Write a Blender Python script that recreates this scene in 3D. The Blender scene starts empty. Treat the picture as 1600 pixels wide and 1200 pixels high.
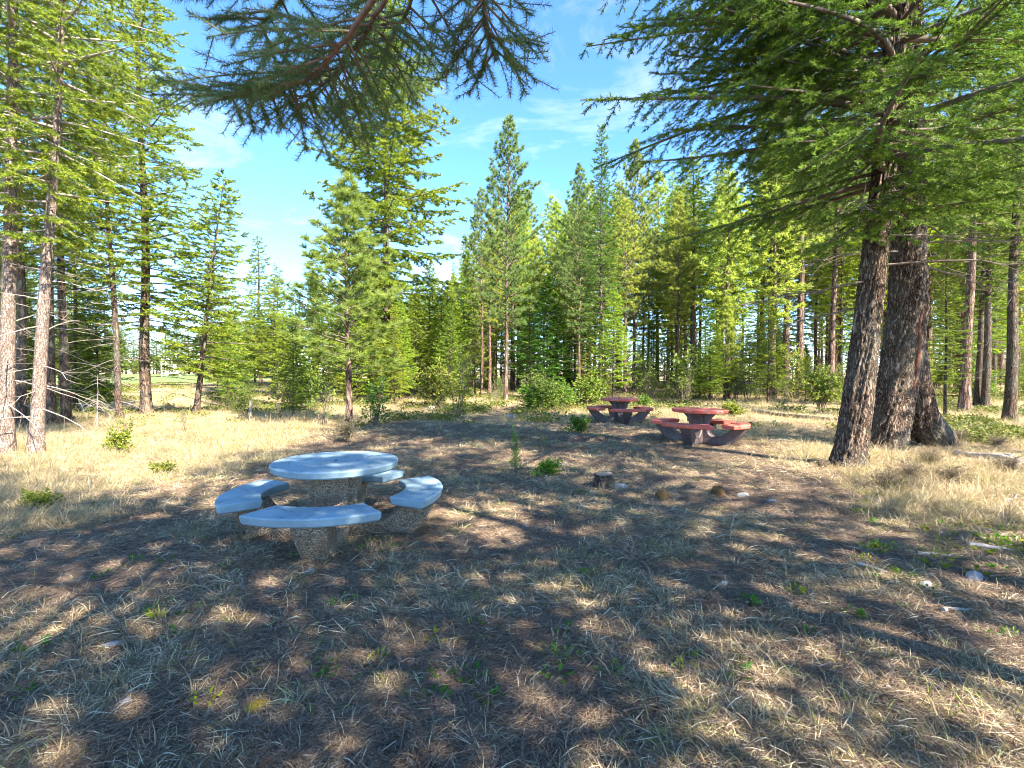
import bpy, math, random
import numpy as np
from mathutils import Vector, Matrix, Euler

R = math.radians
scene = bpy.context.scene
col = scene.collection

# ------------------------------------------------------------------ camera, sky, sun, exposure
CAM_H = 1.65
F_PX, CX, HORIZON = 800.0, 800.0, 580.0          # 18 mm lens on 36 mm, read off the photograph
cd = bpy.data.cameras.new('camera')
cd.lens = 18.0; cd.sensor_width = 36.0; cd.clip_start = 0.05; cd.clip_end = 3000
cam = bpy.data.objects.new('camera', cd); col.objects.link(cam)
cam.location = (0, 0, CAM_H)
cam.rotation_euler = (R(90) - math.atan(20 / F_PX), 0, 0)
scene.camera = cam

SUN_EL, SUN_DIR = 41.0, (0.72, -0.694)             # towards the sun on the map: right and behind
sun_az = math.atan2(SUN_DIR[0], SUN_DIR[1])       # clockwise from +Y
world = bpy.data.worlds.new('World'); scene.world = world; world.use_nodes = True
nt = world.node_tree; nt.nodes.clear()
def wn(t): return nt.nodes.new(t)
out = wn('ShaderNodeOutputWorld'); bg = wn('ShaderNodeBackground'); sky = wn('ShaderNodeTexSky')
sky.sky_type = 'NISHITA'; sky.sun_disc = False
sky.sun_elevation = R(SUN_EL); sky.sun_rotation = sun_az
sky.altitude = 2500; sky.air_density = 1.0; sky.dust_density = 0.15; sky.ozone_density = 4.0
tc = wn('ShaderNodeTexCoord'); mp = wn('ShaderNodeMapping')
mp.inputs['Scale'].default_value = (2.2, 1.2, 5.0); mp.inputs['Rotation'].default_value = (0.0, 0.5, 0.4)
nz = wn('ShaderNodeTexNoise'); nz.inputs['Scale'].default_value = 1.7; nz.inputs['Detail'].default_value = 9
nz.inputs['Roughness'].default_value = 0.62; nz.inputs['Distortion'].default_value = 0.8
rp = wn('ShaderNodeValToRGB'); rp.color_ramp.elements[0].position = 0.55; rp.color_ramp.elements[1].position = 0.85
rp.color_ramp.elements[1].color = (0.55, 0.55, 0.55, 1)
bw = wn('ShaderNodeRGBToBW'); cl = wn('ShaderNodeMix'); cl.data_type = 'RGBA'
ml = wn('ShaderNodeMath'); ml.operation = 'MULTIPLY'; ml.inputs[1].default_value = 2.1
L = nt.links.new
L(tc.outputs['Generated'], mp.inputs['Vector']); L(mp.outputs['Vector'], nz.inputs['Vector']); L(nz.outputs['Fac'], rp.inputs['Fac'])
L(sky.outputs['Color'], bw.inputs['Color']); L(bw.outputs['Val'], ml.inputs[0])
L(rp.outputs['Color'], cl.inputs['Factor']); L(sky.outputs['Color'], cl.inputs['A']); L(ml.outputs[0], cl.inputs['B'])
hs_ = wn('ShaderNodeHueSaturation'); hs_.inputs['Saturation'].default_value = 1.14; hs_.inputs['Hue'].default_value = 0.5; L(cl.outputs['Result'], hs_.inputs['Color']); L(hs_.outputs['Color'], bg.inputs['Color']); L(bg.outputs['Background'], out.inputs['Surface'])
bg.inputs['Strength'].default_value = 0.125

sl = bpy.data.lights.new('sun', 'SUN'); sl.energy = 5.0; sl.angle = R(0.55); sl.color = (1.0, 0.93, 0.80)
so = bpy.data.objects.new('sun', sl); col.objects.link(so)
ce = math.cos(R(SUN_EL))
so.rotation_euler = Vector((SUN_DIR[0] * ce, SUN_DIR[1] * ce, math.sin(R(SUN_EL)))).to_track_quat('Z', 'Y').to_euler()
so.location = (20, -15, 25)
vs = scene.view_settings
vs.view_transform = 'Standard'; vs.look = 'None'; vs.exposure = 2.4; vs.gamma = 1.0; vs.use_curve_mapping = False
scene.cycles.max_bounces = 8; scene.cycles.diffuse_bounces = 6; scene.cycles.transmission_bounces = 4
scene.cycles.use_denoising = True; scene.cycles.filter_width = 1.05

# ------------------------------------------------------------------ ground shape
def sstep(a, b, x):
    t = np.clip((np.asarray(x, float) - a) / (b - a), 0, 1); return t * t * (3 - 2 * t)
_rg = np.random.default_rng(11)
_lat = _rg.random((256, 256))
def vnoise(x, y):
    x = np.asarray(x, float); y = np.asarray(y, float)
    xi = np.floor(x).astype(int); yi = np.floor(y).astype(int)
    fx = x - xi; fy = y - yi; fx = fx * fx * (3 - 2 * fx); fy = fy * fy * (3 - 2 * fy)
    a = _lat[xi & 255, yi & 255]; b = _lat[(xi + 1) & 255, yi & 255]
    c = _lat[xi & 255, (yi + 1) & 255]; d = _lat[(xi + 1) & 255, (yi + 1) & 255]
    return (a * (1 - fx) + b * fx) * (1 - fy) + (c * (1 - fx) + d * fx) * fy
def fbm(x, y, o=4):
    s = 0; a = 0.5
    for i in range(o):
        s = s + a * vnoise(x * 2 ** i + 17.3 * i, y * 2 ** i + 5.1 * i); a *= 0.5
    return s / (1 - 0.5 ** o)
FIELD = (-95.0, -27.0, 46.0, 112.0)
def base_h(x, y):
    x = np.asarray(x, float); y = np.asarray(y, float)
    left = sstep(4, -14, x)
    h = (0.35 * sstep(26, 40, y) + 0.6 * np.clip((y - 42) / 32, 0, 1)) * left
    h = h - 0.28 * np.exp(-((y - 25) / 4.5) ** 2) * sstep(-6, -12, x)
    h = h + 0.25 * sstep(25, 60, y) * (1 - left)
    return h
def gz(x, y):
    x = np.asarray(x, float); y = np.asarray(y, float)
    r = np.hypot(x, y)
    amp = np.clip(r / 14, 0.0, 1.0)
    flat = sstep(FIELD[0] - 4, FIELD[0], x) * sstep(FIELD[1] + 4, FIELD[1], x) * sstep(FIELD[2] - 4, FIELD[2], y) * sstep(FIELD[3] + 4, FIELD[3], y)
    h = base_h(x, y) + (1 - flat) * ((fbm(x * 0.35, y * 0.35, 3) - 0.5) * 0.22 * amp + (fbm(x * 2.1 + 40, y * 2.1, 3) - 0.5) * 0.075)
    return h
def Z(x, y): return float(gz(x, y))
def G(px, py):
    """map a pixel of the 1600x1200 photograph to the ground"""
    Y = F_PX * CAM_H / (py - HORIZON)
    for _ in range(12):
        X = (px - CX) / F_PX * Y
        Y2 = F_PX * (CAM_H - float(base_h(X, Y))) / (py - HORIZON)
        Y = 0.5 * (Y + Y2)
    return (px - CX) / F_PX * Y, Y

# ------------------------------------------------------------------ mesh helpers
class Geo:
    def __init__(s): s.v = []; s.f = []; s.t = []; s.n = 0; s.sm = []
    def add(s, V, Fc, tint=None, smooth=True):
        V = np.asarray(V, np.float32).reshape(-1, 3); Fc = np.asarray(Fc, np.int32)
        if len(V) == 0 or len(Fc) == 0: return
        s.v.append(V); s.f.append(Fc + s.n); s.sm.append(smooth)
        s.t.append(np.full(len(V), 0.5, np.float32) if tint is None else np.broadcast_to(np.asarray(tint, np.float32), (len(V),)))
        s.n += len(V)
    def mesh(s, name, *mats):
        me = bpy.data.meshes.new(name)
        V = np.concatenate(s.v) if s.v else np.zeros((0, 3), np.float32)
        me.vertices.add(len(V)); me.vertices.foreach_set('co', V.ravel())
        if s.f:
            lv = np.concatenate([f.ravel() for f in s.f]); tot = np.concatenate([np.full(len(f), f.shape[1], np.int32) for f in s.f])
            st = np.concatenate([[0], np.cumsum(tot)[:-1]]).astype(np.int32)
            sm = np.concatenate([np.full(len(f), k) for f, k in zip(s.f, s.sm)])
            me.loops.add(len(lv)); me.loops.foreach_set('vertex_index', lv)
            me.polygons.add(len(tot)); me.polygons.foreach_set('loop_start', st); me.polygons.foreach_set('loop_total', tot)
            me.polygons.foreach_set('use_smooth', sm)
            at = me.attributes.new('tint', 'FLOAT', 'POINT'); at.data.foreach_set('value', np.concatenate(s.t))
        for m in mats: me.materials.append(m)
        me.update(calc_edges=True)
        return me

def norm(a): return a / np.maximum(np.linalg.norm(a, axis=-1, keepdims=True), 1e-9)
def tube(g, P, r, sides=8, cap=False, tint=None, bump=None, smooth=True):
    P = np.asarray(P, float); n = len(P); r = np.broadcast_to(np.asarray(r, float), (n,))
    T = norm(np.gradient(P, axis=0)); ref = np.array([0, 0, 1.0]) if abs(T[0][2]) < 0.8 else np.array([1.0, 0, 0])
    A = norm(np.cross(T, ref)); B = np.cross(T, A)
    th = np.linspace(0, 2 * math.pi, sides, endpoint=False)
    rr = r[:, None] * np.ones(sides) if bump is None else r[:, None] + bump(th, P)
    V = P[:, None] + rr[..., None] * (A[:, None] * np.cos(th)[None, :, None] + B[:, None] * np.sin(th)[None, :, None])
    i, j = np.meshgrid(np.arange(n - 1), np.arange(sides), indexing='ij'); j2 = (j + 1) % sides
    Fq = np.stack([i * sides + j, i * sides + j2, (i + 1) * sides + j2, (i + 1) * sides + j], -1).reshape(-1, 4)
    g.add(V.reshape(-1, 3), Fq, tint, smooth)
    if cap:
        for k in (0, n - 1):
            ring = V[k]; c = ring.mean(0); VV = np.vstack([ring, c]); q = np.arange(sides)
            Ft = np.stack([q, (q + 1) % sides, np.full(sides, sides)], 1)
            g.add(VV, Ft if k else Ft[:, ::-1], tint, False)
def prisms(g, P0, P1, r0, r1, tint=0.5):
    n = len(P0)
    if n == 0: return
    T = norm(P1 - P0); ref = np.where(np.abs(T[:, 2:3]) < 0.8, [[0, 0, 1.0]], [[1.0, 0, 0]]); A = norm(np.cross(T, ref)); B = np.cross(T, A)
    V = np.zeros((n, 6, 3))
    for k in range(3):
        d = A * math.cos(k * 2.0944) + B * math.sin(k * 2.0944)
        V[:, k] = P0 + d * np.reshape(r0, (-1, 1)); V[:, k + 3] = P1 + d * np.reshape(r1, (-1, 1))
    b = (np.arange(n) * 6)[:, None, None]
    q = np.array([[0, 1, 4, 3], [1, 2, 5, 4], [2, 0, 3, 5]])[None]
    g.add(V.reshape(-1, 3), (b + q).reshape(-1, 4), tint)
def needles(g, rng, P0, P1, nn, nl, nw, ang, flat=0.5, tint_lo=0.0, tint_hi=1.0, tw_t=None, back=0.0):
    n = len(P0)
    if n == 0: return
    ax = norm(P1 - P0); ref = np.where(np.abs(ax[:, 2:3]) < 0.9, [[0, 0, 1.0]], [[1.0, 0, 0]])
    S = norm(np.cross(ax, ref)); U = np.cross(S, ax)
    idx = np.repeat(np.arange(n), nn); m = len(idx)
    u = (np.tile(np.arange(nn), n) + rng.random(m)) / nn * (1 + back) - back
    th = rng.random(m) * 2 * math.pi
    rad = S[idx] * np.cos(th)[:, None] + U[idx] * (np.sin(th) * flat)[:, None]; rad = norm(rad)
    a = ang * (0.7 + 0.6 * rng.random(m))
    d = ax[idx] * np.cos(a)[:, None] + rad * np.sin(a)[:, None]
    b = P0[idx] + (P1 - P0)[idx] * u[:, None]
    w = norm(np.cross(d, rng.normal(size=(m, 3)))) * (nw * 0.5)
    tip = b + d * (nl * (0.7 + 0.5 * rng.random(m)))[:, None]
    V = np.stack([b - w, b + w, tip], 1)
    t = (rng.random(n) if tw_t is None else tw_t)[idx] * 0.7 + rng.random(m) * 0.3
    t = np.repeat(tint_lo + (tint_hi - tint_lo) * t, 3)
    g.add(V.reshape(-1, 3), np.arange(m * 3).reshape(-1, 3), t, False)
def leaves(g, rng, P, D, ln, wd, tint_lo=0, tint_hi=1, cup=0.15):
    n = len(P); D = norm(D); W = norm(np.cross(D, rng.normal(size=(n, 3)))); N = np.cross(D, W)
    l = (ln * (0.6 + 0.7 * rng.random(n)))[:, None]; w = l / ln * wd * 0.5
    mid = P + D * l * 0.5
    V = np.stack([P, mid + W * w + N * l * cup, P + D * l, mid - W * w + N * l * cup], 1)
    b = (np.arange(n) * 4)[:, None, None]; q = np.array([[0, 1, 2], [0, 2, 3]])[None]
    t = np.repeat(tint_lo + (tint_hi - tint_lo) * rng.random(n), 4)
    g.add(V.reshape(-1, 3), (b + q).reshape(-1, 3), t, False)
def box(g, x0, x1, y0, y1, z0, z1):
    V = [(x0, y0, z0), (x1, y0, z0), (x1, y1, z0), (x0, y1, z0), (x0, y0, z1), (x1, y0, z1), (x1, y1, z1), (x0, y1, z1)]
    g.add(V, [(0, 3, 2, 1), (4, 5, 6, 7), (0, 1, 5, 4), (1, 2, 6, 5), (2, 3, 7, 6), (3, 0, 4, 7)], smooth=False)

def put(name, me, parent=None, loc=(0, 0, 0), rot=(0, 0, 0), scale=(1, 1, 1)):
    o = bpy.data.objects.new(name, me); col.objects.link(o); o.location = loc; o.rotation_euler = rot; o.scale = scale
    if parent: o.parent = parent
    return o
def tag(o, label, cat, group=None):
    o['label'] = label; o['category'] = cat
    if group: o['group'] = group
    return o
def thing(name, label, cat, loc, rot=(0, 0, 0), scale=(1, 1, 1), group=None):
    return tag(put(name, None, None, loc, rot, scale), label, cat, group)

# ------------------------------------------------------------------ materials
def material(name):
    m = bpy.data.materials.new(name); m.use_nodes = True; t = m.node_tree; t.nodes.clear()
    o = t.nodes.new('ShaderNodeOutputMaterial'); return m, t, o
def node(t, kind, **kw):
    n = t.nodes.new(kind)
    for k, v in kw.items():
        if k in n.inputs: n.inputs[k].default_value = v
        else: setattr(n, k, v)
    return n
def ramp(t, fac, stops):
    r = t.nodes.new('ShaderNodeValToRGB'); e = r.color_ramp.elements
    while len(e) < len(stops): e.new(0.5)
    for k, (p, c) in enumerate(stops):
        e[k].position = p; e[k].color = (*c, 1) if len(c) == 3 else c
    t.links.new(fac, r.inputs['Fac']); return r
def mixc(t, fac, a, b, mode='MIX'):
    m = t.nodes.new('ShaderNodeMix'); m.data_type = 'RGBA'; m.blend_type = mode
    for key, v in (('Factor', fac), ('A', a), ('B', b)):
        if hasattr(v, 'is_linked') or isinstance(v, bpy.types.NodeSocket): t.links.new(v, m.inputs[key])
        else: m.inputs[key].default_value = v if key == 'Factor' else (*v, 1)
    return m.outputs['Result']
def leaf_mat(name, c0, c1, c2, trans=0.35, use_color=True):
    m, t, o = material(name)
    at = node(t, 'ShaderNodeAttribute', attribute_name='tint')
    c = ramp(t, at.outputs['Fac'], [(0.0, c0), (0.55, c1), (1.0, c2)]).outputs['Color']
    if use_color:
        oi = t.nodes.new('ShaderNodeObjectInfo'); c = mixc(t, 1.0, c, oi.outputs['Color'], 'MULTIPLY')
    p = node(t, 'ShaderNodeBsdfPrincipled', Roughness=0.55); p.inputs['Specular IOR Level'].default_value = 0.3
    tr = t.nodes.new('ShaderNodeBsdfTranslucent'); ms = t.nodes.new('ShaderNodeMixShader'); ms.inputs[0].default_value = trans
    t.links.new(c, p.inputs['Base Color']); t.links.new(c, tr.inputs['Color'])
    t.links.new(p.outputs[0], ms.inputs[1]); t.links.new(tr.outputs[0], ms.inputs[2]); t.links.new(ms.outputs[0], o.inputs[0])
    return m
def bark_mat(name, dark, mid, light, sc=9.0, stretch=0.28, lichen=None, bump=0.6, dist=0.03):
    m, t, o = material(name)
    tcn = t.nodes.new('ShaderNodeTexCoord'); mpn = t.nodes.new('ShaderNodeMapping'); mpn.inputs['Scale'].default_value = (1, 1, stretch)
    t.links.new(tcn.outputs['Object'], mpn.inputs['Vector'])
    nz0 = node(t, 'ShaderNodeTexNoise', Scale=sc * 0.8, Detail=5.0); t.links.new(mpn.outputs[0], nz0.inputs['Vector'])
    wv = mixc(t, 0.30, mpn.outputs[0], nz0.outputs['Color'])
    vo = node(t, 'ShaderNodeTexVoronoi', Scale=sc); vo.feature = 'DISTANCE_TO_EDGE'; t.links.new(wv, vo.inputs['Vector'])
    nz1 = node(t, 'ShaderNodeTexNoise', Scale=sc * 5, Detail=6.0, Roughness=0.7); t.links.new(mpn.outputs[0], nz1.inputs['Vector'])
    nz2 = node(t, 'ShaderNodeTexNoise', Scale=1.3, Detail=5.0, Roughness=0.6); t.links.new(tcn.outputs['Object'], nz2.inputs['Vector'])
    c = ramp(t, vo.outputs['Distance'], [(0.0, dark), (0.12, mid), (0.5, light)]).outputs['Color']
    v = ramp(t, nz1.outputs['Fac'], [(0.3, (0.35, 0.35, 0.35)), (0.7, (1.4, 1.35, 1.3))]).outputs['Color']
    c = mixc(t, 1.0, c, v, 'MULTIPLY')
    if lichen:
        f = ramp(t, nz2.outputs['Fac'], [(0.45, (0, 0, 0)), (0.62, (0.85, 0.85, 0.85))]).outputs['Color']
        fm = t.nodes.new('ShaderNodeMath'); fm.operation = 'MULTIPLY'; t.links.new(f, fm.inputs[0]); t.links.new(nz1.outputs['Fac'], fm.inputs[1])
        c = mixc(t, fm.outputs[0], c, lichen)
    p = node(t, 'ShaderNodeBsdfPrincipled', Roughness=0.9); p.inputs['Specular IOR Level'].default_value = 0.15
    t.links.new(c, p.inputs['Base Color'])
    hm = t.nodes.new('ShaderNodeMath'); hm.operation = 'MULTIPLY_ADD'; t.links.new(nz1.outputs['Fac'], hm.inputs[0]); hm.inputs[1].default_value = 0.4
    hr = ramp(t, vo.outputs['Distance'], [(0.0, (0, 0, 0)), (0.25, (1, 1, 1))]); t.links.new(hr.outputs['Color'], hm.inputs[2])
    b = node(t, 'ShaderNodeBump', Strength=bump, Distance=dist); t.links.new(hm.outputs[0], b.inputs['Height'])
    t.links.new(b.outputs[0], p.inputs['Normal']); t.links.new(p.outputs[0], o.inputs[0]); return m
def simple(name, c, rough=0.6, spec=0.3, metal=0.0, noise=0.0, nsc=20.0, bump=0.0, c2=None):
    m, t, o = material(name); p = node(t, 'ShaderNodeBsdfPrincipled', Roughness=rough, Metallic=metal)
    p.inputs['Specular IOR Level'].default_value = spec; p.inputs['Base Color'].default_value = (*c, 1)
    if noise:
        tcn = t.nodes.new('ShaderNodeTexCoord'); n = node(t, 'ShaderNodeTexNoise', Scale=nsc, Detail=6.0, Roughness=0.65); t.links.new(tcn.outputs['Object'], n.inputs['Vector'])
        a = tuple(x * (1 - noise) for x in c); b = c2 or tuple(min(1, x * (1 + noise)) for x in c)
        t.links.new(ramp(t, n.outputs['Fac'], [(0.3, a), (0.7, b)]).outputs['Color'], p.inputs['Base Color'])
        if bump:
            bb = node(t, 'ShaderNodeBump', Strength=bump, Distance=0.02); t.links.new(n.outputs['Fac'], bb.inputs['Height']); t.links.new(bb.outputs[0], p.inputs['Normal'])
    t.links.new(p.outputs[0], o.inputs[0]); return m

M = {}
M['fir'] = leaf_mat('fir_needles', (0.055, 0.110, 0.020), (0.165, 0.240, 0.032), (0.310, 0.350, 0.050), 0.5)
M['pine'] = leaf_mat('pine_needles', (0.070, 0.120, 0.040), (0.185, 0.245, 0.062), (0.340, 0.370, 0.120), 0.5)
M['leaf'] = leaf_mat('shrub_leaves', (0.08, 0.13, 0.022), (0.16, 0.22, 0.035), (0.30, 0.31, 0.07), 0.45)
M['bark_dark'] = bark_mat('fir_bark', (0.030, 0.020, 0.014), (0.12, 0.082, 0.060), (0.23, 0.165, 0.12), 11, 0.25, (0.16, 0.17, 0.13), 0.8, 0.03)
M['bark_red'] = bark_mat('pine_bark', (0.05, 0.030, 0.022), (0.19, 0.125, 0.095), (0.34, 0.25, 0.20), 8, 0.22, None, 0.7, 0.04)
M['bark_pale'] = bark_mat('pale_bark', (0.07, 0.045, 0.035), (0.25, 0.19, 0.155), (0.42, 0.35, 0.30), 16, 0.35, None, 0.5, 0.02)
M['twig'] = simple('dead_twig_wood', (0.14, 0.11, 0.09), 0.9, 0.1, noise=0.4, nsc=6)
M['twig_pale'] = simple('bleached_twig_wood', (0.30, 0.25, 0.21), 0.9, 0.1, noise=0.4, nsc=6)

# ------------------------------------------------------------------ ground, field, path
def axis(lim, n, a):
    u = np.linspace(-1, 1, n) * math.asinh(lim / a); return a * np.sinh(u)
xs = axis(700, 420, 2.6)
yy = np.concatenate([[-60, -30, -15, -8, -4, -2, -1], np.geomspace(1.0, 1.0 + 17, 250) - 0.6, np.geomspace(18, 1200, 150)])
yy = np.unique(yy)
Xg, Yg = np.meshgrid(xs, yy, indexing='ij')
Zg = gz(Xg, Yg)
near = np.clip(1 - np.hypot(Xg, Yg) / 16, 0, 1)
Zg = Zg + near * (np.random.default_rng(5).random(Zg.shape) - 0.5) * 0.016
nx, ny = Xg.shape
def straw_mask(x, y):
    """1 where tall dry grass grows, 0 on the trodden clearing"""
    n = (fbm(x * 0.5, y * 0.5, 3) - 0.5)
    left = sstep(-4.2, -5.6, x + n * 2.4) * sstep(4.2, 5.4, y + n * 2 + 0.25 * (x + 5))
    back = sstep(15.5, 18.5, y + n * 5)
    right = sstep(3.9, 5.6, x - 0.15 * (y - 5) + n * 3.0) * sstep(5.0, 6.8, y + n * 2)
    return np.clip(np.maximum(np.maximum(left, back), right * 0.8), 0, 1)
def path_mask(x, y):
    cx = -0.9 + 0.12 * (y - 17) + 0.5 * np.sin(y * 0.3)
    return np.exp(-((x - cx) / 0.55) ** 2) * sstep(15, 18, y) * sstep(60, 35, y)
g = Geo()
i, j = np.meshgrid(np.arange(nx - 1), np.arange(ny - 1), indexing='ij')
Fq = np.stack([i * ny + j, (i + 1) * ny + j, (i + 1) * ny + j + 1, i * ny + j + 1], -1).reshape(-1, 4)
sm = straw_mask(Xg, Yg) * (1 - path_mask(Xg, Yg))
g.add(np.stack([Xg, Yg, Zg], -1).reshape(-1, 3), Fq, sm.ravel())

m, t, o = material('forest_floor'); M['ground'] = m
tcn = t.nodes.new('ShaderNodeTexCoord'); at = node(t, 'ShaderNodeAttribute', attribute_name='tint')
def nzn(sc, det=6.0, ro=0.6, dis=0.0):
    n = node(t, 'ShaderNodeTexNoise', Scale=sc, Detail=det, Roughness=ro, Distortion=dis); t.links.new(tcn.outputs['Object'], n.inputs['Vector']); return n.outputs['Fac']
soil = ramp(t, nzn(0.9, 8, 0.7), [(0.30, (0.055, 0.035, 0.022)), (0.50, (0.115, 0.076, 0.048)), (0.72, (0.20, 0.145, 0.095))]).outputs['Color']
lit = ramp(t, nzn(38, 4, 0.8), [(0.35, (0.032, 0.020, 0.013)), (0.5, (0.15, 0.096, 0.058)), (0.70, (0.40, 0.31, 0.20))]).outputs['Color']
c = mixc(t, 0.62, soil, lit)
pch = ramp(t, nzn(2.3, 6, 0.65, 0.5), [(0.50, (0, 0, 0)), (0.68, (0.6, 0.6, 0.6))]).outputs['Color']
dryg = ramp(t, nzn(60, 3, 0.8), [(0.3, (0.12, 0.085, 0.055)), (0.6, (0.36, 0.285, 0.185))]).outputs['Color']
c = mixc(t, pch, c, dryg)
straw = ramp(t, nzn(14, 6, 0.75), [(0.3, (0.20, 0.145, 0.075)), (0.5, (0.40, 0.31, 0.175)), (0.7, (0.54, 0.44, 0.27))]).outputs['Color']
grn = ramp(t, nzn(0.55, 5, 0.6), [(0.52, (0, 0, 0)), (0.68, (0.6, 0.6, 0.6))]).outputs['Color']
straw = mixc(t, grn, straw, (0.15, 0.16, 0.05))
c = mixc(t, at.outputs['Fac'], c, straw)
p = node(t, 'ShaderNodeBsdfPrincipled', Roughness=0.95); p.inputs['Specular IOR Level'].default_value = 0.1
t.links.new(c, p.inputs['Base Color'])
b1 = node(t, 'ShaderNodeBump', Strength=0.8, Distance=0.03); t.links.new(nzn(45, 6, 0.75), b1.inputs['Height'])
t.links.new(b1.outputs[0], p.inputs['Normal']); t.links.new(p.outputs[0], o.inputs[0])
o_ = put('ground', g.mesh('ground', M['ground'])); o_['kind'] = 'structure'

# green playing field on the left, beyond the bank
m, t, o = material('mown_turf'); M['turf'] = m
tcn = t.nodes.new('ShaderNodeTexCoord')
c = ramp(t, nzn(0.35, 6, 0.6), [(0.3, (0.085, 0.14, 0.022)), (0.6, (0.15, 0.20, 0.035)), (0.8, (0.26, 0.26, 0.08))]).outputs['Color']
p = node(t, 'ShaderNodeBsdfPrincipled', Roughness=0.9); t.links.new(c, p.inputs['Base Color']); t.links.new(p.outputs[0], o.inputs[0])
g = Geo(); fx = np.linspace(FIELD[0] + 2, FIELD[1] - 1, 30); fy = np.linspace(FIELD[2] + 1, FIELD[3] - 1, 30)
FX, FY = np.meshgrid(fx, fy, indexing='ij'); i, j = np.meshgrid(np.arange(29), np.arange(29), indexing='ij')
edge = np.where((FX == FX.min()) | (FX == FX.max()) | (FY == FY.min()) | (FY == FY.max()), -0.05, 0.03)
g.add(np.stack([FX, FY, gz(FX, FY) + edge], -1).reshape(-1, 3), np.stack([i * 30 + j, (i + 1) * 30 + j, (i + 1) * 30 + j + 1, i * 30 + j + 1], -1).reshape(-1, 4))
o_ = put('playing_field', g.mesh('playing_field', M['turf'])); o_['kind'] = 'structure'

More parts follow.
